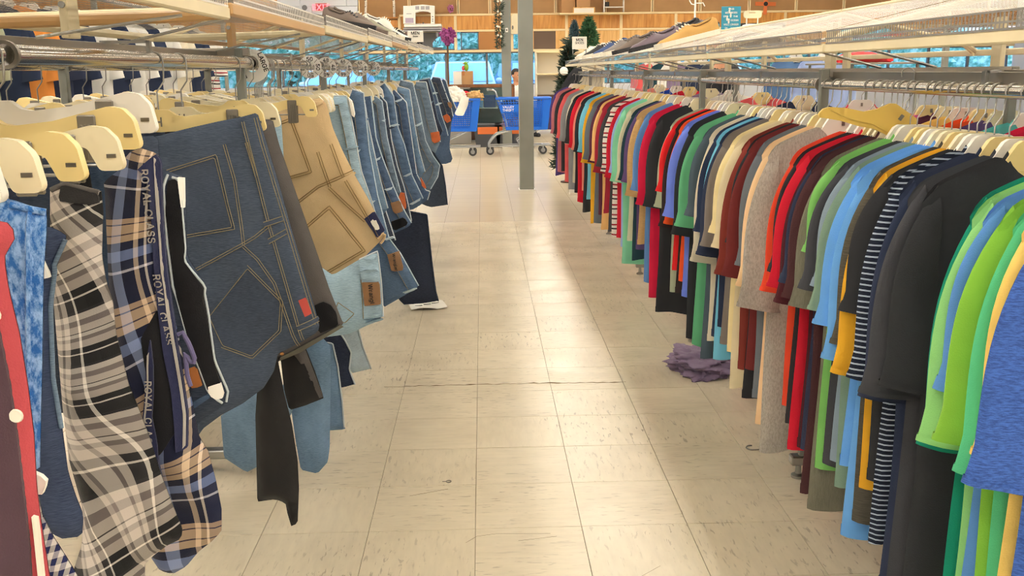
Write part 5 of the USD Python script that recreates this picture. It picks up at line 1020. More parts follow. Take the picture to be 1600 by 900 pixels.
# purple blossom tree in a pot by the windows
xp, Yp = float(at(699, 58, Y=22.6)[0]), 22.6
t = thing('blossom_tree', 'round purple artificial blossom tree standing by the windows', 'artificial tree', None, (xp, Yp, 0))
zb = float(at(699, 57, Y=Yp)[2])
part(t, 'pot', lathe([(0, 0), (.16, 0), (.2, .3), (.18, .3), (.17, .26), (0, .26)], 16), 'dark_wood'); part(t, 'stem', rod((0, 0, .2), (0, 0, zb), .02, 8), 'bark')
part(t, 'blossom', leaf_cloud(ru, (0, 0, zb), (.165, .15, .18), 900, .045), 'purple_petal', smooth=False, kind='stuff')
t = thing('blossom_sprig', 'small pink blossom sprig on the fascia ledge', 'artificial flower', None, (float(at(704, 21, Y=23.9)[0]), 23.9, Z3+.05))
part(t, 'stem', rod((0, 0, 0), (0, 0, .12), .008, 6), 'bark'); part(t, 'petals', leaf_cloud(ru, (0, 0, .11), (.07, .05, .09), 140, .03), 'pink_petal', smooth=False, kind='stuff')
xg = float(at(780, 40, Y=16.62)[0])
t = thing('garland', 'green needle garland with pale baubles hanging beside the farther pillar', 'garland', None, (xg, 16.6, 0))
zlo = float(at(780, 76, Y=16.6)[2])
part(t, 'cord', rod((0, 0, zlo), (0, 0, ZC), .006, 6), 'bark'); gl = needles(ru, [(zlo, .055), (ZC-.02, .06)], 1500, .05); part(t, 'needles', gl, 'needle_dark', smooth=False, kind='stuff')
for px, py in ((778, 2), (783, 1), (778, 18), (783, 22), (777, 41), (780, 42), (784, 34), (778, 55), (783, 57)):
    q = at(px, py, Y=16.53); part(t, 'bauble', ball((q[0]-xg, -.065, q[2]), (.018,)*3, 2), 'bauble')
# ================================================================ things along the shopfront
t = thing('exit_sign', 'lit red EXIT sign on the white block wall', 'sign'); q0, q1 = at(492, 19, Y=YW-.08), at(512, 4, Y=YW-.08)
part(t, 'housing', box(q0[0], q1[0], YW-.10, YW-.05, q0[2], q1[2], .01), 'exit_box')
part(t, 'face', box(q0[0]+.03, q1[0]-.03, YW-.108, YW-.10, q0[2]+.03, q1[2]-.02, .003), 'parrot_red')
part(t, 'lettering', text_on('EXIT', .13, ((q0[0]+q1[0])/2, YW-.108, (q0[2]+q1[2])/2), depth=.004), 'exit_glow', smooth=False)
for px, py, w in ((476, 12, 'upper left'), (517, 23, 'lower right')):
    q = at(px, py, Y=YW-.15); t = thing('emergency_lamp', f'round grey emergency lamp head {w} of the EXIT sign', 'lamp', None, (q[0], YW-.05, q[2]))
    part(t, 'head', moved(lathe([(0, -.13), (.045, -.13), (.062, -.10), (.05, -.04), (.02, -.02), (0, -.02)], 16), rx=-PI/2, s=(1, 1, -1)) if 0 else moved(lathe([(0, .03), (.03, .03), (.055, .07), (.062, .11), (.055, .12), (0, .12)], 16), rx=PI/2), 'lamp_head'); part(t, 'arm', rod((0, 0, 0), (0, -.06, .0), .015, 8), 'housing')
t = thing('wall_shelf', 'narrow grey shelf under the white toy kitchen', 'shelf'); part(t, 'board', pxbox(627, 46.5, 691, 49, 23.4, .55, .004), 'toy_grey')
for px in (636, 682): q = at(px, 48, Y=23.4); part(t, 'bracket', box(q[0]-.015, q[0]+.015, 23.5, 23.98, q[2]-.12, q[2]-.03, .003), 'toy_grey')
zl1, zl2 = float(at(900, 20.6, Y=23.65)[2]), float(at(590, 27, Y=23.9)[2])
part('/World/wall_back', 'ledge', box(wx(872), wx(982), YW-.5, YW+.04, zl1-.03, zl1, .004), 'cream_rail')
part('/World/wall_back', 'ledge', box(wx(562), wx(624), YW-.16, YW+.04, zl2-.03, zl2, .004), 'oak')
# white toy kitchen
Yk = 23.5; t = thing('toy_kitchen', 'white plastic toy kitchen with an arched opening, high by the windows', 'toy')
ar = [(666.5, 20), (669, 18.5), (673, 18)]
def pp(pts, Y, d, holes=None):
    f = lambda L: [tuple(at(x, y, Y=Y)[[0, 2]]) for x, y in L]
    m = extrude(f(pts), d, [f(h) for h in holes] if holes else None); m.apply_translation((0, Y+d/2, 0)); return m
part(t, 'body', pp([(630, 37), (630, 9), (640, 9), (650, 8), (660, 7), (670, 8), (679, 9), (679, 37)], Yk, .25, [[(649, 37-.3), (649, 20), (655, 18), (661, 17.5), (668, 18), (673, 20), (673, 36.7)]]), 'white_gloss')
part(t, 'counter', pxbox(631, 37, 690, 42.5, Yk-.1, .4, .015), 'white_gloss'); part(t, 'base', pxbox(630, 42.5, 690, 46.5, Yk-.06, .32, .01), 'toy_grey')
for x in (649, 657.5, 665): part(t, 'sticker', pxbox(x, 9.5, x+6, 15, Yk-.006, .01), 'toy_grey', smooth=False)
part(t, 'sticker', pxbox(633.5, 28, 646, 36, Yk-.006, .01), 'toy_lilac', smooth=False); part(t, 'slot', pxbox(635, 21, 643, 22, Yk-.006, .01), 'toy_grey', smooth=False)
for y in (25, 29, 32): part(t, 'dial', pxbox(675, y, 677, y+2, Yk-.01, .02), 'toy_grey', smooth=False)
part(t, 'tap', tube([tuple(at(661, 38, Y=Yk-.02)), tuple(at(661, 35.5, Y=Yk-.02)), tuple(at(662, 35.8, Y=Yk-.04))], .015, 6), 'steel')
part('/World/wall_back', 'infill_panel', pp([(628, 78), (628, 48), (691, 48), (691, 55), (684, 58), (678, 64), (676, 67), (676, 74), (691, 74), (691, 78)], YW-.02, .04), 'lamp_head', label='dark panel with an arched cut-out')
for px0, px1, y1, w in ((569.5, 572.5, 27, 'upright'), (612, 617.5, 27, 'leaning')):
    a, b = at(px1-1.5, y1, Y=23.9), at(px0+1.5, -18, Y=23.9)
    t = thing('birch_log', f'thin white {w} birch log on the oak strip by the white wall', 'log'); part(t, 'log', tube([a, (a+b)/2+[.01, 0, 0], b], .028, 9), 'birch')
    for k in range(3): p = a+(b-a)*(.15+.22*k); part(t, 'knot', ball(tuple(p-[0, .02, 0]), (.02, .012, .008), 1), 'ink')
def carton(label, x0, y0, x1, y1, Y, d, m='cardboard', name='carton', flap=True):
    t = thing(name, label, 'box'); part(t, 'body', pxbox(x0, y0, x1, y1, Y, d, .006), m)
    a, b = at(x0, y0, Y=Y), at(x1, y0, Y=Y)
    part(t, 'tape', box((a[0]+b[0])/2-.02, (a[0]+b[0])/2+.02, Y-.002, Y+d, b[2]-.08, b[2]+.002), 'leather_tan', smooth=False)
    return t
carton('brown carton on the fascia ledge above the wide green tree, left one', 877, -14, 899, 20.6, 23.7, .3); carton('brown carton with a white mark on the ledge above the wide green tree', 901, -16, 922, 20.6, 23.6, .3)
t = thing('serving_tray', 'white and orange tray leaning in front of the cartons on the ledge', 'tray'); part(t, 'rim', pxbox(895, 11, 930, 20.8, 23.56, .03, .008), 'oak_light'); part(t, 'face', pxbox(897, 12.5, 928, 20.3, 23.55, .02), 'card_white', smooth=False)
t = thing('spice_rack', 'small white two-tier rack on the fascia ledge', 'rack')
for x in (943, 974): part(t, 'side', pxbox(x, -16, x+2, 20.6, 23.75, .15, .003), 'white_gloss')
for y in (-6, 10): part(t, 'tier', pxbox(945, y, 974, y+2, 23.75, .15, .003), 'white_gloss')
part(t, 'jar', pxbox(946, 3, 952, 10, 23.8, .06, .006), 'black_plastic')
xs1 = float(at(1086, 20, Y=13)[0]); t = thing('coat_stand', 'thin white coat stand with curled hooks behind the right shelf', 'coat stand', None, (xs1, 13, 0))
zt2 = 3.0; part(t, 'pole', rod((0, 0, .02), (0, 0, zt2), .012, 10), 'white_gloss'); part(t, 'foot', lathe([(0, 0), (.2, 0), (.2, .015), (.03, .03), (0, .03)], 18), 'white_gloss')
zh = float(at(1086, 5, Y=13)[2])
part(t, 'hook', tube([(0, 0, zh), (.07, 0, zh), (.10, 0, zh+.005), (.125, 0, zh-.04)], .008, 7), 'white_gloss'); part(t, 'hook', tube([(0, 0, zh-.02), (-.05, 0, zh-.01), (-.075, 0, zh+.03), (-.08, 0, zh+.08)], .008, 7), 'white_gloss')
# high shelf behind the right rack with the board, chair and keyboard on it
YH = 14.2; zH = float(at(1160, 46, Y=YH)[2])
t = thing('display_stand', 'tall thin-legged steel stand carrying the teal board and the white chair', 'stand'); xa, xb = float(at(1100, 46, Y=YH)[0]), float(at(1245, 46, Y=YH)[0])
part(t, 'top', box(xa, xb, YH-.05, YH+.5, zH-.03, zH, .004), 'shelf_white')
for x in (xa+.02, xb-.02):
    for y in (YH-.03, YH+.48): part(t, 'leg', rod((x, y, 0), (x, y, zH-.03), .012, 8), 'steel')
a = at(1143, 10, Y=YH); wS = .5*(at(1159, 20, Y=YH)[0]-at(1129, 20, Y=YH)[0]); hS = a[2]-zH
t = thing('sign', 'teal board lettered OUR MEMORIES OF THE OCEAN with pale footprints', 'sign', None, (a[0], YH, zH))
part(t, 'board', moved(box(-wS, wS, -.008, .008, 0, hS, .004), rx=-.04), 'teal_board')
for s, fz, fx, hh in (('OUR', .89, .05, .075), ('MEMORIES', .73, .0, .075), ('OF', .57, -.68, .075), ('THE', .57, .45, .075), ('OCEAN', .40, .35, .075), ('WILL LINGER', .22, 0, .075), ('ON', .07, -.5, .06), ('IN OUR', .07, .25, .05)):
    g = text_on(s, hh*hS, (fx*wS, -.010+.04*fz*hS, fz*hS)); k = 1.8*wS/g.extents[0]
    if k < 1: c = g.centroid.copy(); g.apply_translation(-c); g.apply_scale((k, 1, k)); g.apply_translation(c)
    part(t, 'lettering', g, 'white_gloss', smooth=False)
for fx, fz in ((-.2, .80), (-.05, .60), (-.42, .46), (-.25, .33)): part(t, 'footprint', cat(ball((fx*wS, -.008+.04*fz*hS, fz*hS), (.014, .003, .03), 1), ball((fx*wS, -.008+.04*fz*hS, fz*hS+.035), (.016, .003, .012), 1)), 'hang_white')
xc_ = float(at(1178, 30, Y=YH+.1)[0]); bz = float(at(1178, 28, Y=YH+.1)[2]); tz = float(at(1178, 16, Y=YH+.1)[2]); hw_ = .5*float(at(1192.5, 20, Y=YH)[0]-at(1164, 20, Y=YH)[0])
t = thing('shower_chair', 'white plastic shower chair with a rounded back, right of the teal board', 'chair', None, (xc_, YH+.18, zH))
b = extrude(rounded([(-hw_, bz-zH), (hw_, bz-zH), (hw_, tz-zH), (-hw_, tz-zH)], .035), .02, [rounded([(-.06, tz-zH-.035), (.04, tz-zH-.035), (.04, tz-zH-.025), (-.06, tz-zH-.025)], .003)]); part(t, 'backrest', b, 'hang_cream')
part(t, 'seat', moved(box(-hw_*1.1, hw_*1.2, -.3, .02, .045, .07, .02)), 'white_gloss')
for s in (-1, 1): part(t, 'back_post', rod((s*hw_*.62, .01, .06), (s*hw_*.62, .01, bz-zH+.03), .010, 8), 'white_gloss')
for sx in (-1, 1):
    for y in (-.25, -.02): part(t, 'leg', rod((sx*hw_*.9, y, .05), (sx*hw_*1.05, y, 0), .010, 8), 'white_gloss')
xk = float(at(1193, 35, Y=YH+.3)[0]); t = thing('keyboard', 'long black music keyboard standing on edge behind the white chair', 'keyboard', None, (xk, YH+.30, zH)); part(t, 'case', box(-.33, .33, 0, .05, .0, .10, .01), 'black_plastic'); part(t, 'keys', box(-.28, .28, -.004, .0, .02, .06), 'white_gloss', smooth=False)
xk = float(at(1119, 47, Y=YH)[0]); t = thing('candle', 'short brown jar with a blue label beside the teal board', 'jar', None, (xk, YH+.05, zH)); part(t, 'jar', lathe([(0, 0), (.055, 0), (.058, .1), (.04, .115), (0, .115)], 16), 'dark_wood'); part(t, 'label', lathe([(.0585, .02), (.0592, .02), (.0592, .085), (.0585, .085)], 16), 'teal_board')
q = at(1201, 5, Y=23.7); t = thing('wooden_whirligig', 'orange wooden whirligig with four blades on the brown panels', 'ornament', None, (q[0], YW-.045, q[2]))
for k in range(4): part(t, 'blade', moved(box(.03, .25, -.008, .008, -.045, .045, .006), ry=k*PI/2+.03), 'orange_plastic')
part(t, 'hub', moved(lathe([(0, -.03), (.05, -.03), (.05, .03), (0, .03)], 14), rx=PI/2), 'black_plastic')
t = thing('cabinet', 'narrow cream cabinet with an arched top seen between the two pillars', 'cabinet'); part(t, 'body', pp([(799, 53), (799, 25), (802, 22.5), (806, 22), (810, 23), (814, 26), (814, 53)], 23.7, .25), 'hang_cream'); q = at(801, 43, Y=23.7); part(t, 'handle', ball((q[0], 23.69, q[2]), (.02, .015, .05), 1), 'clip_metal')
# ================================================================ counter, carton, parrot
YC = 18.2; zc = float(at(750, 132.5, Y=YC)[2]); xa, xb = float(at(668, 140, Y=YC)[0]), float(at(804, 140, Y=YC)[0])
t = thing('display_counter', 'glass display counter edged in reddish wood behind the carts', 'counter')
part(t, 'top_rail', cat(box(xa, xb, YC-.02, YC+.03, zc-.05, zc, .006), box(xa, xb, YC+.55, YC+.6, zc-.05, zc, .006)), 'brown_wood')
for x in (xa, xb-.05):
    for y in (YC-.02, YC+.55): part(t, 'corner_post', box(x, x+.05, y, y+.05, 0, zc-.05, .005), 'brown_wood')
part(t, 'base', box(xa+.02, xb-.02, YC, YC+.58, .03, .32, .01), 'dark_wood')
part(t, 'glass_top', box(xa+.02, xb-.02, YC+.03, YC+.55, zc-.014, zc-.006), 'pane', smooth=False); part(t, 'glass_front', box(xa+.05, xb-.05, YC-.004, YC+.004, .32, zc-.05), 'pane', smooth=False)
part(t, 'inner_shelf', box(xa+.05, xb-.05, YC+.05, YC+.55, .60, .615), 'counter_top', smooth=False); part(t, 'back_panel', box(xa+.05, xb-.05, YC+.56, YC+.57, .32, zc-.05), 'grey_paint', smooth=False)
for k, (px, w, h, m) in enumerate(((748, .16, .2, 'car_blue'), (765, .22, .22, 'shoe_blue'), (786, .1, .18, 'car_white'), (720, .2, .16, 'grey_box'))):
    x = float(at(px, 150, Y=YC+.3)[0]); t2 = thing('boxed_goods', ['pale blue boxed goods in the glass counter', 'dark blue boxed goods in the middle of the glass counter', 'white boxed goods at the end of the glass counter', 'grey boxed goods at the hidden end of the glass counter'][k], 'box', None, (x, YC+.3, .616)); part(t2, 'body', box(-w/2, w/2, -.08, .08, 0, h, .006), m); part(t2, 'lid', box(-w/2-.004, w/2+.004, -.084, .084, h-.04, h+.004, .004), m)
carton('open pale carton on the wood-edged counter under the parrot', 709, 111, 739, 132.3, YC+.1, .38, 'cardboard')
t = thing('carton', 'white paper leaning at the left face of the pale carton', 'box'); part(t, 'sheet', pxbox(708.5, 111.5, 721, 132.2, YC+.085, .012), 'card_white', smooth=False)
q = at(727, 110.5, Y=YC+.25); t = thing('parrot_figure', 'small green and red parrot figure perched on the carton', 'ornament', None, (q[0], YC+.25, q[2]-.01))
part(t, 'body', ball((.02, 0, .075), (.045, .04, .075)), 'parrot_green'); part(t, 'breast', ball((-.035, -.005, .055), (.03, .03, .045)), 'parrot_red'); part(t, 'head', ball((.01, -.005, .145), (.035, .032, .03)), 'parrot_green'); part(t, 'tail', tube([(.03, 0, .14), (.055, 0, .165), (.075, 0, .168)], [.012, .009, .004], 6), 'parrot_green'); part(t, 'beak', ball((-.03, -.005, .14), (.014, .01, .012), 1), 'orange_plastic')
t = thing('cash_register', 'dark register at the jeans end of the counter', 'register', None, (float(at(716, 140, Y=YC-.3)[0]), YC-.42, 0))
part(t, 'stand', box(-.22, .22, -.2, .15, 0, .80, .01), 'grey_box'); part(t, 'body', box(-.2, .2, -.18, .1, .80, .96, .015), 'black_plastic'); part(t, 'tray', box(-.24, .22, -.2, .16, .97, .995, .005), 'steel')
for k, px in enumerate((762, 795)):
    x = float(at(px, 215, Y=17.0)[0]); t = thing('storage_tote', ['dark storage tote with an orange lid, left of the cart wheels', 'dark storage tote with orange goods behind the second cart'][k], 'tote', None, (x, 17.0, 0))
    part(t, 'body', extrude([(-.20, 0), (.20, 0), (.24, .36), (-.24, .36)], .36), 'tote'); part(t, 'lid', box(-.25, .25, -.19, .19, .36, .39, .01), 'tote'); part(t, 'contents', box(-.17, .17, -.185, -.175, .22, .34, .01), 'orange_plastic')
# ================================================================ shopping carts
def cart(label, loc, lettered):
    t = thing('shopping_cart', label, 'shopping cart', None, loc)
    zb0, zb1 = .40, .86
    def X0(z): return .17-.16*(z-zb0)/(zb1-zb0)
    def X1(z): return .80+.06*(z-zb0)/(zb1-zb0)
    ms = []
    for sy in (-1, 1):
        for z in np.linspace(zb0+.03, zb1-.06, 13): ms.append(box(X0(z), X1(z), sy*(.2+.02*(z-zb0))-.003, sy*(.2+.02*(z-zb0))+.003, z-.006, z+.006))
        for x in np.linspace(.17, .80, 20): ms.append(rod((x, sy*.2, zb0), (x-.10*(1-(x-.17)/.63)+.05*((x-.17)/.63), sy*.21, zb1), .005, 4))
    for z in np.linspace(zb0, zb1, 9): ms.append(box(X1(z)-.004, X1(z)+.004, -.2, .2, z-.008, z+.008))
    for y in np.linspace(-.2, .2, 10): ms.append(rod((X1(zb0), y, zb0), (X1(zb1), y, zb1), .005, 4)); ms.append(rod((.17, y, zb0), (.8, y, zb0), .005, 4))
    part(t, 'basket_lattice', cat(*ms), 'blue_plastic', smooth=False, kind='stuff')
    part(t, 'rim', tube([(X0(zb1), -.215, zb1), (X1(zb1), -.215, zb1), (X1(zb1)+.01, 0, zb1), (X1(zb1), .215, zb1), (X0(zb1), .215, zb1)], .018, 8), 'blue_plastic')
    for sy in (-1, 1):
        part(t, 'corner_band', extrude([(.70, zb0-.01), (.81, zb0-.01), (.87, zb1), (.76, zb1)], .01).apply_translation((0, sy*.208, 0)), 'blue_plastic'); part(t, 'bottom_band', box(.16, .80, sy*.203-.005, sy*.203+.005, zb0-.02, zb0+.025, .003), 'blue_plastic')
    part(t, 'name_panel', extrude(rounded([(.09, .64), (.36, .66), (.36, .78), (.05, .76)], .02), .012).apply_translation((0, -.212, 0)), 'blue_plastic')
    for s, z in (('VALLEY', .735), ('THRIFT', .685)): part(t, 'lettering', text_on(s, .035, (.20, -.2185, z)), 'white_gloss', smooth=False)
    for sy in (-.19, .19):
        part(t, 'side_frame', tube(smoothline([(-.10, sy, 1.0), (-.02, sy, .985), (.03, sy, .90), (.20, sy, .40), (.16, sy, .36), (.0, sy, .30), (-.10, sy, .18), (-.11, sy, .12)], 40), .013, 8), 'cart_metal')
        part(t, 'base_rail', tube([(-.11, sy, .13), (.3, sy, .135), (.86, sy*.7, .14)], .012, 8), 'cart_metal'); part(t, 'strut', tube(smoothline([(.72, sy, .40), (.50, sy, .30), (.34, sy, .22), (.40, sy, .14)], 20), .010, 8), 'cart_metal')
    part(t, 'handle', rod((-.11, -.24, 1.0), (-.11, .24, 1.0), .016, 10), 'cart_metal')
    for x, y in ((-.09, -.19), (-.09, .19), (.74, -.13), (.74, .13)):
        w = part(t, 'wheel', moved(lathe([(0, -.014), (.03, -.014), (.058, -.012), (.0625, 0), (.058, .012), (.03, .014), (0, .014)], 18), (x, y, .0625), rx=PI/2), 'rubber')
        part(w, 'hub', moved(lathe([(0, -.0165), (.034, -.0165), (.034, .0165), (0, .0165)], 14), (x, y, .0625), rx=PI/2), 'cart_metal'); part(t, 'fork', box(x-.012, x+.012, y-.022, y+.022, .075, .14, .004), 'cart_metal')
    return t
cart('blue shopping cart with white lettering, half hidden by the pillar', (.20, 15.4, 0), True)
cart('blue shopping cart heaped with clothes, half hidden by the jeans', (-.90, 15.2, 0), True)
def heap(name, label, cat_, loc, r, m, seed, amp=.5, fr=6, flat=.0, rz=0):
    """crumpled cloth: a ball pushed into ridges and folds"""
    s = trimesh.creation.icosphere(4, 1.0); v = s.vertices.copy()
    n = meshkit.fbm(v*fr*.35+seed, 3, seed)-.5; rd = 1-np.abs(np.sin((v[:, 0]*1.3+v[:, 1]*.9+n*3.2)*fr*.55+seed))**.6
    v = v*(1+amp*n[:, None]*1.5+.22*rd[:, None])*np.array(r); v[:, 2] = np.maximum(v[:, 2], -r[2]*.55)+r[2]*.55
    s.vertices = v; t = thing(name, label, cat_, None, loc, rz); part(t, 'cloth', s, m, smooth=True); return t
heap('folded_clothes', 'cream garment draped over the side of the heaped cart', 'clothes', (-.43, 15.03, .83), (.17, .09, .13), 'fab_white', 3)
t = thing('folded_clothes', 'cream sleeve hanging down outside the heaped cart', 'clothes'); cloth(t, 'cloth', [(721, 150), (733, 152), (731, 165), (724, 181), (715, 181), (710, 178), (716, 165)], 14.94, 'fab_white', sp=.03, seed=77)
heap('folded_clothes', 'red garment on top of the heaped cart', 'clothes', (-.25, 15.22, .86), (.12, .1, .07), 'fab_red', 5)
heap('folded_clothes', 'tan and black garment at the front of the heaped cart', 'clothes', (-.12, 15.2, .84), (.13, .12, .09), 'fab_tan', 8)
heap('folded_clothes', 'dark blue garment inside the second cart', 'clothes', (.45, 15.4, .68), (.16, .12, .1), 'fab_navy', 9)
heap('folded_clothes', 'lilac pile at the bottom of the second cart', 'clothes', (.5, 15.4, .42), (.18, .12, .08), 'fab_lilac', 12)
# ================================================================ people
import manifold3d as mf
def body(J, bones, edge=.022):
    man = None
    for a, b in bones:
        s = [mf.Manifold.sphere(J[k][1], 18).translate(tuple(map(float, J[k][0]))) for k in (a, b)]
        h = mf.Manifold.batch_hull(s); man = h if man is None else man+h
    man = man.refine_to_length(edge); q = man.to_mesh(); m = trimesh.Trimesh(q.vert_properties[:, :3], q.tri_verts, process=True)
    return trimesh.smoothing.filter_taubin(m, iterations=8)
def person(label, loc, rz, seated, shirt_m, trouser_m, hair_m='hair'):
    t = thing('person', label, 'person', None, loc, rz)      # faces -y
    hip = .50 if seated else .92; dz = hip-.92
    J = {'head': ((0, -.01, 1.60+dz), .088), 'crown': ((0, .02, 1.66+dz), .085), 'chin': ((0, -.055, 1.535+dz), .045), 'neck': ((0, .01, 1.47+dz), .052), 'chest': ((0, .0, 1.28+dz), .125), 'chl': ((-.09, 0, 1.30+dz), .10), 'chr': ((.09, 0, 1.30+dz), .10), 'belly': ((0, -.02, 1.10+dz), .125), 'pel': ((0, 0, .95+dz), .12)}
    for s, n in ((-1, 'l'), (1, 'r')):
        kn = (s*.11, -.42, hip) if seated else (s*.10, -.02, .50); an = (s*.12, -.40, .09) if seated else (s*.10, .02, .09)
        J.update({'sh'+n: ((s*.185, .0, 1.385+dz), .062), 'el'+n: ((s*.235, -.03, 1.10+dz), .043), 'wr'+n: ((s*.21, -.22 if seated else -.16, .98+dz), .028), 'hi'+n: ((s*.095, 0, hip-.02), .095), 'kn'+n: (kn, .062), 'an'+n: (an, .04), 'he'+n: ((an[0], an[1]+.03, .035), .034), 'to'+n: ((an[0], an[1]-.15, .032), .030),
                  'pa'+n: ((s*.205, -.30 if seated else -.235, .955+dz), .026)})
        for f in range(4): J[f'f{n}{f}'] = ((s*(.178+.018*f), -.36 if seated else -.29, .925+dz-.006*abs(f-1)), .0088); J[f'k{n}{f}'] = ((s*(.180+.018*f), -.33 if seated else -.265, .945+dz), .0092)
        J['t'+n] = ((s*.160, -.33 if seated else -.255, .945+dz), .010)
    skin = [('head', 'crown'), ('head', 'chin'), ('neck', 'head')]
    for n in 'lr': skin += [('sh'+n, 'el'+n), ('el'+n, 'wr'+n), ('wr'+n, 'pa'+n), ('pa'+n, 't'+n)]+[b for f in range(4) for b in ((f'pa{n}', f'k{n}{f}'), (f'k{n}{f}', f'f{n}{f}'))]
    allb = skin+[('neck', 'chest'), ('chl', 'chr'), ('chest', 'belly'), ('belly', 'pel')]
    for n in 'lr': allb += [('ch'+n, 'sh'+n), ('pel', 'hi'+n), ('hi'+n, 'kn'+n), ('kn'+n, 'an'+n), ('an'+n, 'he'+n), ('he'+n, 'to'+n)]
    part(t, 'body', body(J, allb, .02), 'skin', smooth=True)
    grow = lambda g: {k: (p, r+g) for k, (p, r) in J.items()}
    Jt = grow(.016); top = [('chest', 'belly'), ('chl', 'chr'), ('belly', 'pel'), ('neck', 'chest')]
    for n in 'lr':
        p, r = J['el'+n]; q, r2 = J['sh'+n]; Jt['sl'+n] = (tuple(np.array(q)*.35+np.array(p)*.65), .068); top += [('ch'+n, 'sh'+n), ('sh'+n, 'sl'+n)]
    Jt['neck'] = (J['chest'][0][:2]+(J['chest'][0][2]+.12,), .07)
    part(t, 'shirt', body(Jt, top, .025), shirt_m, smooth=True)
    Jl = grow(.014); legs = []
    for n in 'lr': legs += [('pel', 'hi'+n), ('hi'+n, 'kn'+n), ('kn'+n, 'an'+n)]
    part(t, 'trousers', body(Jl, legs, .03), trouser_m, smooth=True)
    Js = grow(.010); part(t, 'shoes', body(Js, [(a+n, b+n) for n in 'lr' for a, b in (('he', 'to'), ('an', 'he'))], .02), 'shoe_black', smooth=True)
    hz = 1.60+dz; hm = ball((0, .022, hz+.055), (.096, .102, .092), 3); v = hm.vertices; keep = ~((v[:, 1] < -.035) & (v[:, 2] < hz+.075)); hm.update_faces(keep[hm.faces].all(1)); part(t, 'hair', hm, hair_m, smooth=True)
    part(t, 'nose', ball((0, -.104, hz-.012), (.014, .018, .022), 2), 'skin'); part(t, 'mouth', ball((0, -.094, hz-.052), (.024, .006, .006), 1), 'leather_brown')
    for s in (-1, 1): part(t, 'eye', ball((s*.032, -.088, hz+.012), (.012, .008, .007), 1), 'ink'); part(t, 'ear', ball((s*.089, .01, hz-.005), (.012, .022, .032), 2), 'skin')
    return t
pb = person('person in a black short-sleeved shirt standing beyond the right rack', (2.22, 9.2, 0), -60, False, 'fab_black', 'den_dark')
UsdGeom.Xformable(stage.GetPrimAtPath(pb)).AddScaleOp().Set(Gf.Vec3f(.9, .9, .9))
xp2 = float(at(805, 120, Y=19.6)[0]); person('dark-haired person in a pale shirt sitting behind the counter', (xp2+.03, 19.7, 0), 35, True, 'fab_white', 'den_dark')
t = thing('stool', 'low stool under the person behind the counter', 'stool', None, (xp2+.03, 19.74, 0)); part(t, 'seat', lathe([(0, .32), (.17, .32), (.18, .34), (.17, .362), (0, .362)], 18), 'dark_wood')
for a in range(4): part(t, 'leg', rod((.13*math.cos(a*PI/2+.8), .13*math.sin(a*PI/2+.8), .32), (.17*math.cos(a*PI/2+.8), .17*math.sin(a*PI/2+.8), 0), .014, 8), 'dark_wood')
# ================================================================ rack beyond the shirts, jacket and cap at the rack end
tb = thing('clothes_rack', 'plain chrome rack of mixed tops beyond the shirt rack', 'clothes rack'); BX, BZ = 2.55, 1.475
for y in (5.4, 9.9, 15.4): part(tb, 'upright', box(BX-.015, BX+.015, y-.015, y+.015, .02, BZ+.02, .003), 'grey_paint'); part(tb, 'foot', box(BX-.3, BX+.3, y-.02, y+.02, 0, .03, .004), 'steel')
part(tb, 'hanging_rod', rod((BX, 5.3, BZ), (BX, 15.5, BZ), .0135, 14), 'chrome')
for k, (y, fab, cw) in enumerate(((7.3, 'lavender', 'lavender'), (8.0, 'denim_blue', 'dusky blue'), (11.4, 'navy', 'navy'), (12.2, 'lilac', 'lilac'), (12.9, 'white', 'white'), (13.7, 'dark_teal', 'dark green'), (14.6, 'coral', 'coral red'), (15.2, 'rose', 'dull pink'))):
    P = shirt(np.random.default_rng(500+k), L=.8, sl=.3, dep=.035, ub=14, vb=10); t = thing('tee_shirt', f'{cw} top on the rack beyond the shirts, glimpsed under the right shelf', 'shirt', 'tops on the rack beyond the shirts', (BX, y, BZ), float(rs2.uniform(-6, 6)))
    for nm in ('body', 'collar'): part(t, nm, P[nm], 'fab_'+fab, smooth=60)
    for s in range(2): part(t, 'sleeve', P['sleeve'][s], 'fab_'+fab, smooth=60)
    hang('s', 'hang_white', f'white hanger inside the {cw} top beyond the shirt rack', (BX, y, BZ), 0, 'hangers beyond the shirt rack')
part(tb, 'top_shelf', box(BX-.25, BX+.2, 6.1, 7.0, 1.292, 1.304, .002), 'dull_chrome')
for y in (6.15, 6.95): part(tb, 'shelf_post', box(BX-.24, BX-.225, y-.01, y+.01, .02, 1.292, .002), 'grey_paint'); part(tb, 'shelf_post', box(BX+.175, BX+.19, y-.01, y+.01, .02, 1.292, .002), 'grey_paint')
heap('folded_clothes', 'red garment bundled on a small shelf beyond the shirt rack', 'clothes', (BX-.03, 6.5, 1.304), (.16, .16, .042), 'fab_bright_red', 17, .15, 3)
t = thing('jacket', 'black jacket hanging off the far end of the shirt rack', 'jacket'); cloth(t, 'body', [(908, 104), (896, 107), (886, 120), (878, 134), (873, 152), (886, 156), (897, 140), (905, 128), (912, 118)], 10.56, 'fab_black', sp=.02, seed=91, amp=.02)
q = at(881, 111, Y=10.62); t = thing('cap', 'white cap hung by the black jacket at the rack end', 'cap', None, tuple(q)); part(t, 'crown', ball((0, 0, 0), (.045, .06, .045)), 'fab_white'); part(t, 'brim', ball((.0, -.07, -.025), (.04, .05, .008)), 'fab_white')
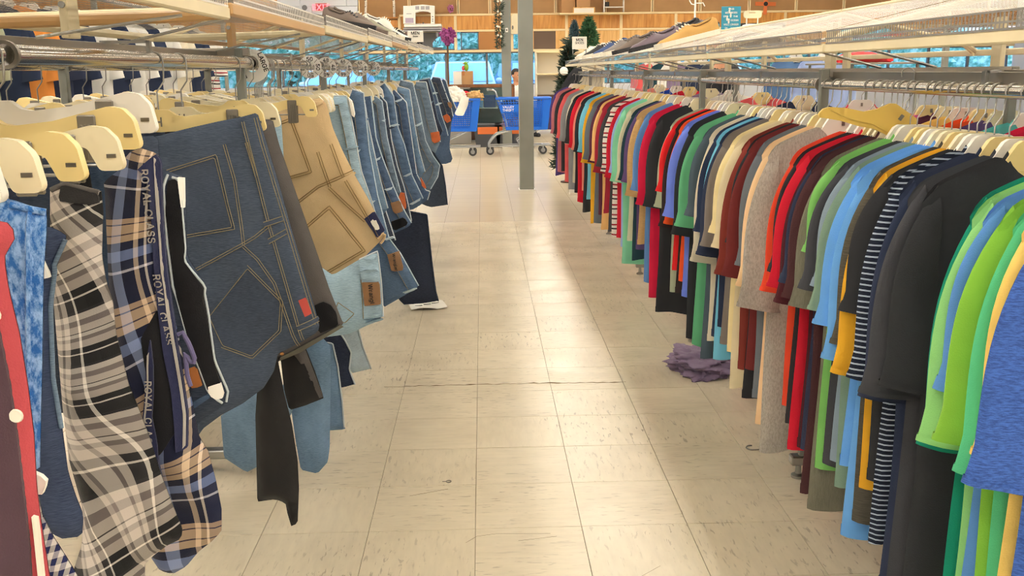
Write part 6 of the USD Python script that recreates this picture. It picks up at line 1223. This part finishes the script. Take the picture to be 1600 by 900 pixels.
# ================================================================ on the floor
heap('crumpled_shirt', 'crumpled lilac cloth on the tiles under the shirts', 'clothes', (.93, 4.02, 0), (.13, .16, .055), 'fab_lilac', 21, .7, 7)
t = thing('paper_sheet', 'folded white printed paper on the tiles beside the long dark jeans', 'paper', None, (-.33, 5.27, 0), 12)
P = np.array([[[x, y, .004+.012*abs(math.sin(x*18+y*9))] for x in np.linspace(-.1, .1, 9)] for y in np.linspace(-.09, .09, 7)]); part(t, 'sheet', cat(grid_mesh(P), grid_mesh(P-[0, 0, .001])), 'paper')
for k in range(3): part(t, 'print_line', box(-.07+.05*k, -.03+.05*k, -.03+.02*k, -.024+.02*k, .014, .0165), 'ink', smooth=False)
for k, (px, py, lab) in enumerate(((905, 304, 'white trainer lying on the tiles under the far shirts'), (916, 298, 'grey-white trainer behind the one under the far shirts'))):
    q = at(px, py, Z=0); put_shoe(lab, (q[0]-.1, q[1], .0), 10+25*k, 0, ['shoe_white', 'shoe_grey'][k], L=.27)
q = at(1188, 703, Z=0); t = thing('hanger_hook', 'loose wire hanger hook lying on the tiles by the shirts', 'hook', None, (q[0], q[1], .003)); part(t, 'wire', tube(smoothline([(.05, .012, 0), (.01, 0, 0), (-.03, -.004, 0), (-.045, .012, 0), (-.035, .032, 0), (-.02, .034, 0)], 30), .0022, 6), 'steel')
q = at(701, 753, Z=0); t = thing('plastic_ring', 'tiny grey plastic ring dropped on the tiles', 'litter', None, (q[0], q[1], .002)); an = np.linspace(0, 2*PI, 13)[:-1]; part(t, 'ring', tube(np.stack([.008*np.cos(an), .008*np.sin(an), 0*an], 1), .0015, 5, closed=True), 'clip_metal'); part(t, 'stem', rod((-.008, 0, 0), (-.02, 0, 0), .0012, 5), 'clip_metal')
rk = random.Random(5)
crack = [at(x, y+rk.uniform(-.5, .5), Z=0)+[0, 0, .0002] for x, y in zip(range(600, 985, 9), np.interp(range(600, 985, 9), [600, 760, 860, 985], [604.5, 600.5, 598.5, 597]))]
part('/World/floor', 'crack', tube(crack, [.0006+.0034*rk.random()**4 for _ in crack], 4), 'joint', label='dark worn crack across the aisle tiles')
for L in ([(728, 848), (745, 838), (775, 834), (860, 834)], [(810, 845), (870, 838)], [(1003, 900), (1032, 884)], [(640, 775), (700, 764)]):
    part('/World/floor', 'scratch', tube([at(x, y, Z=0)+[0, 0, .0001] for x, y in L], .0005, 4), 'joint')
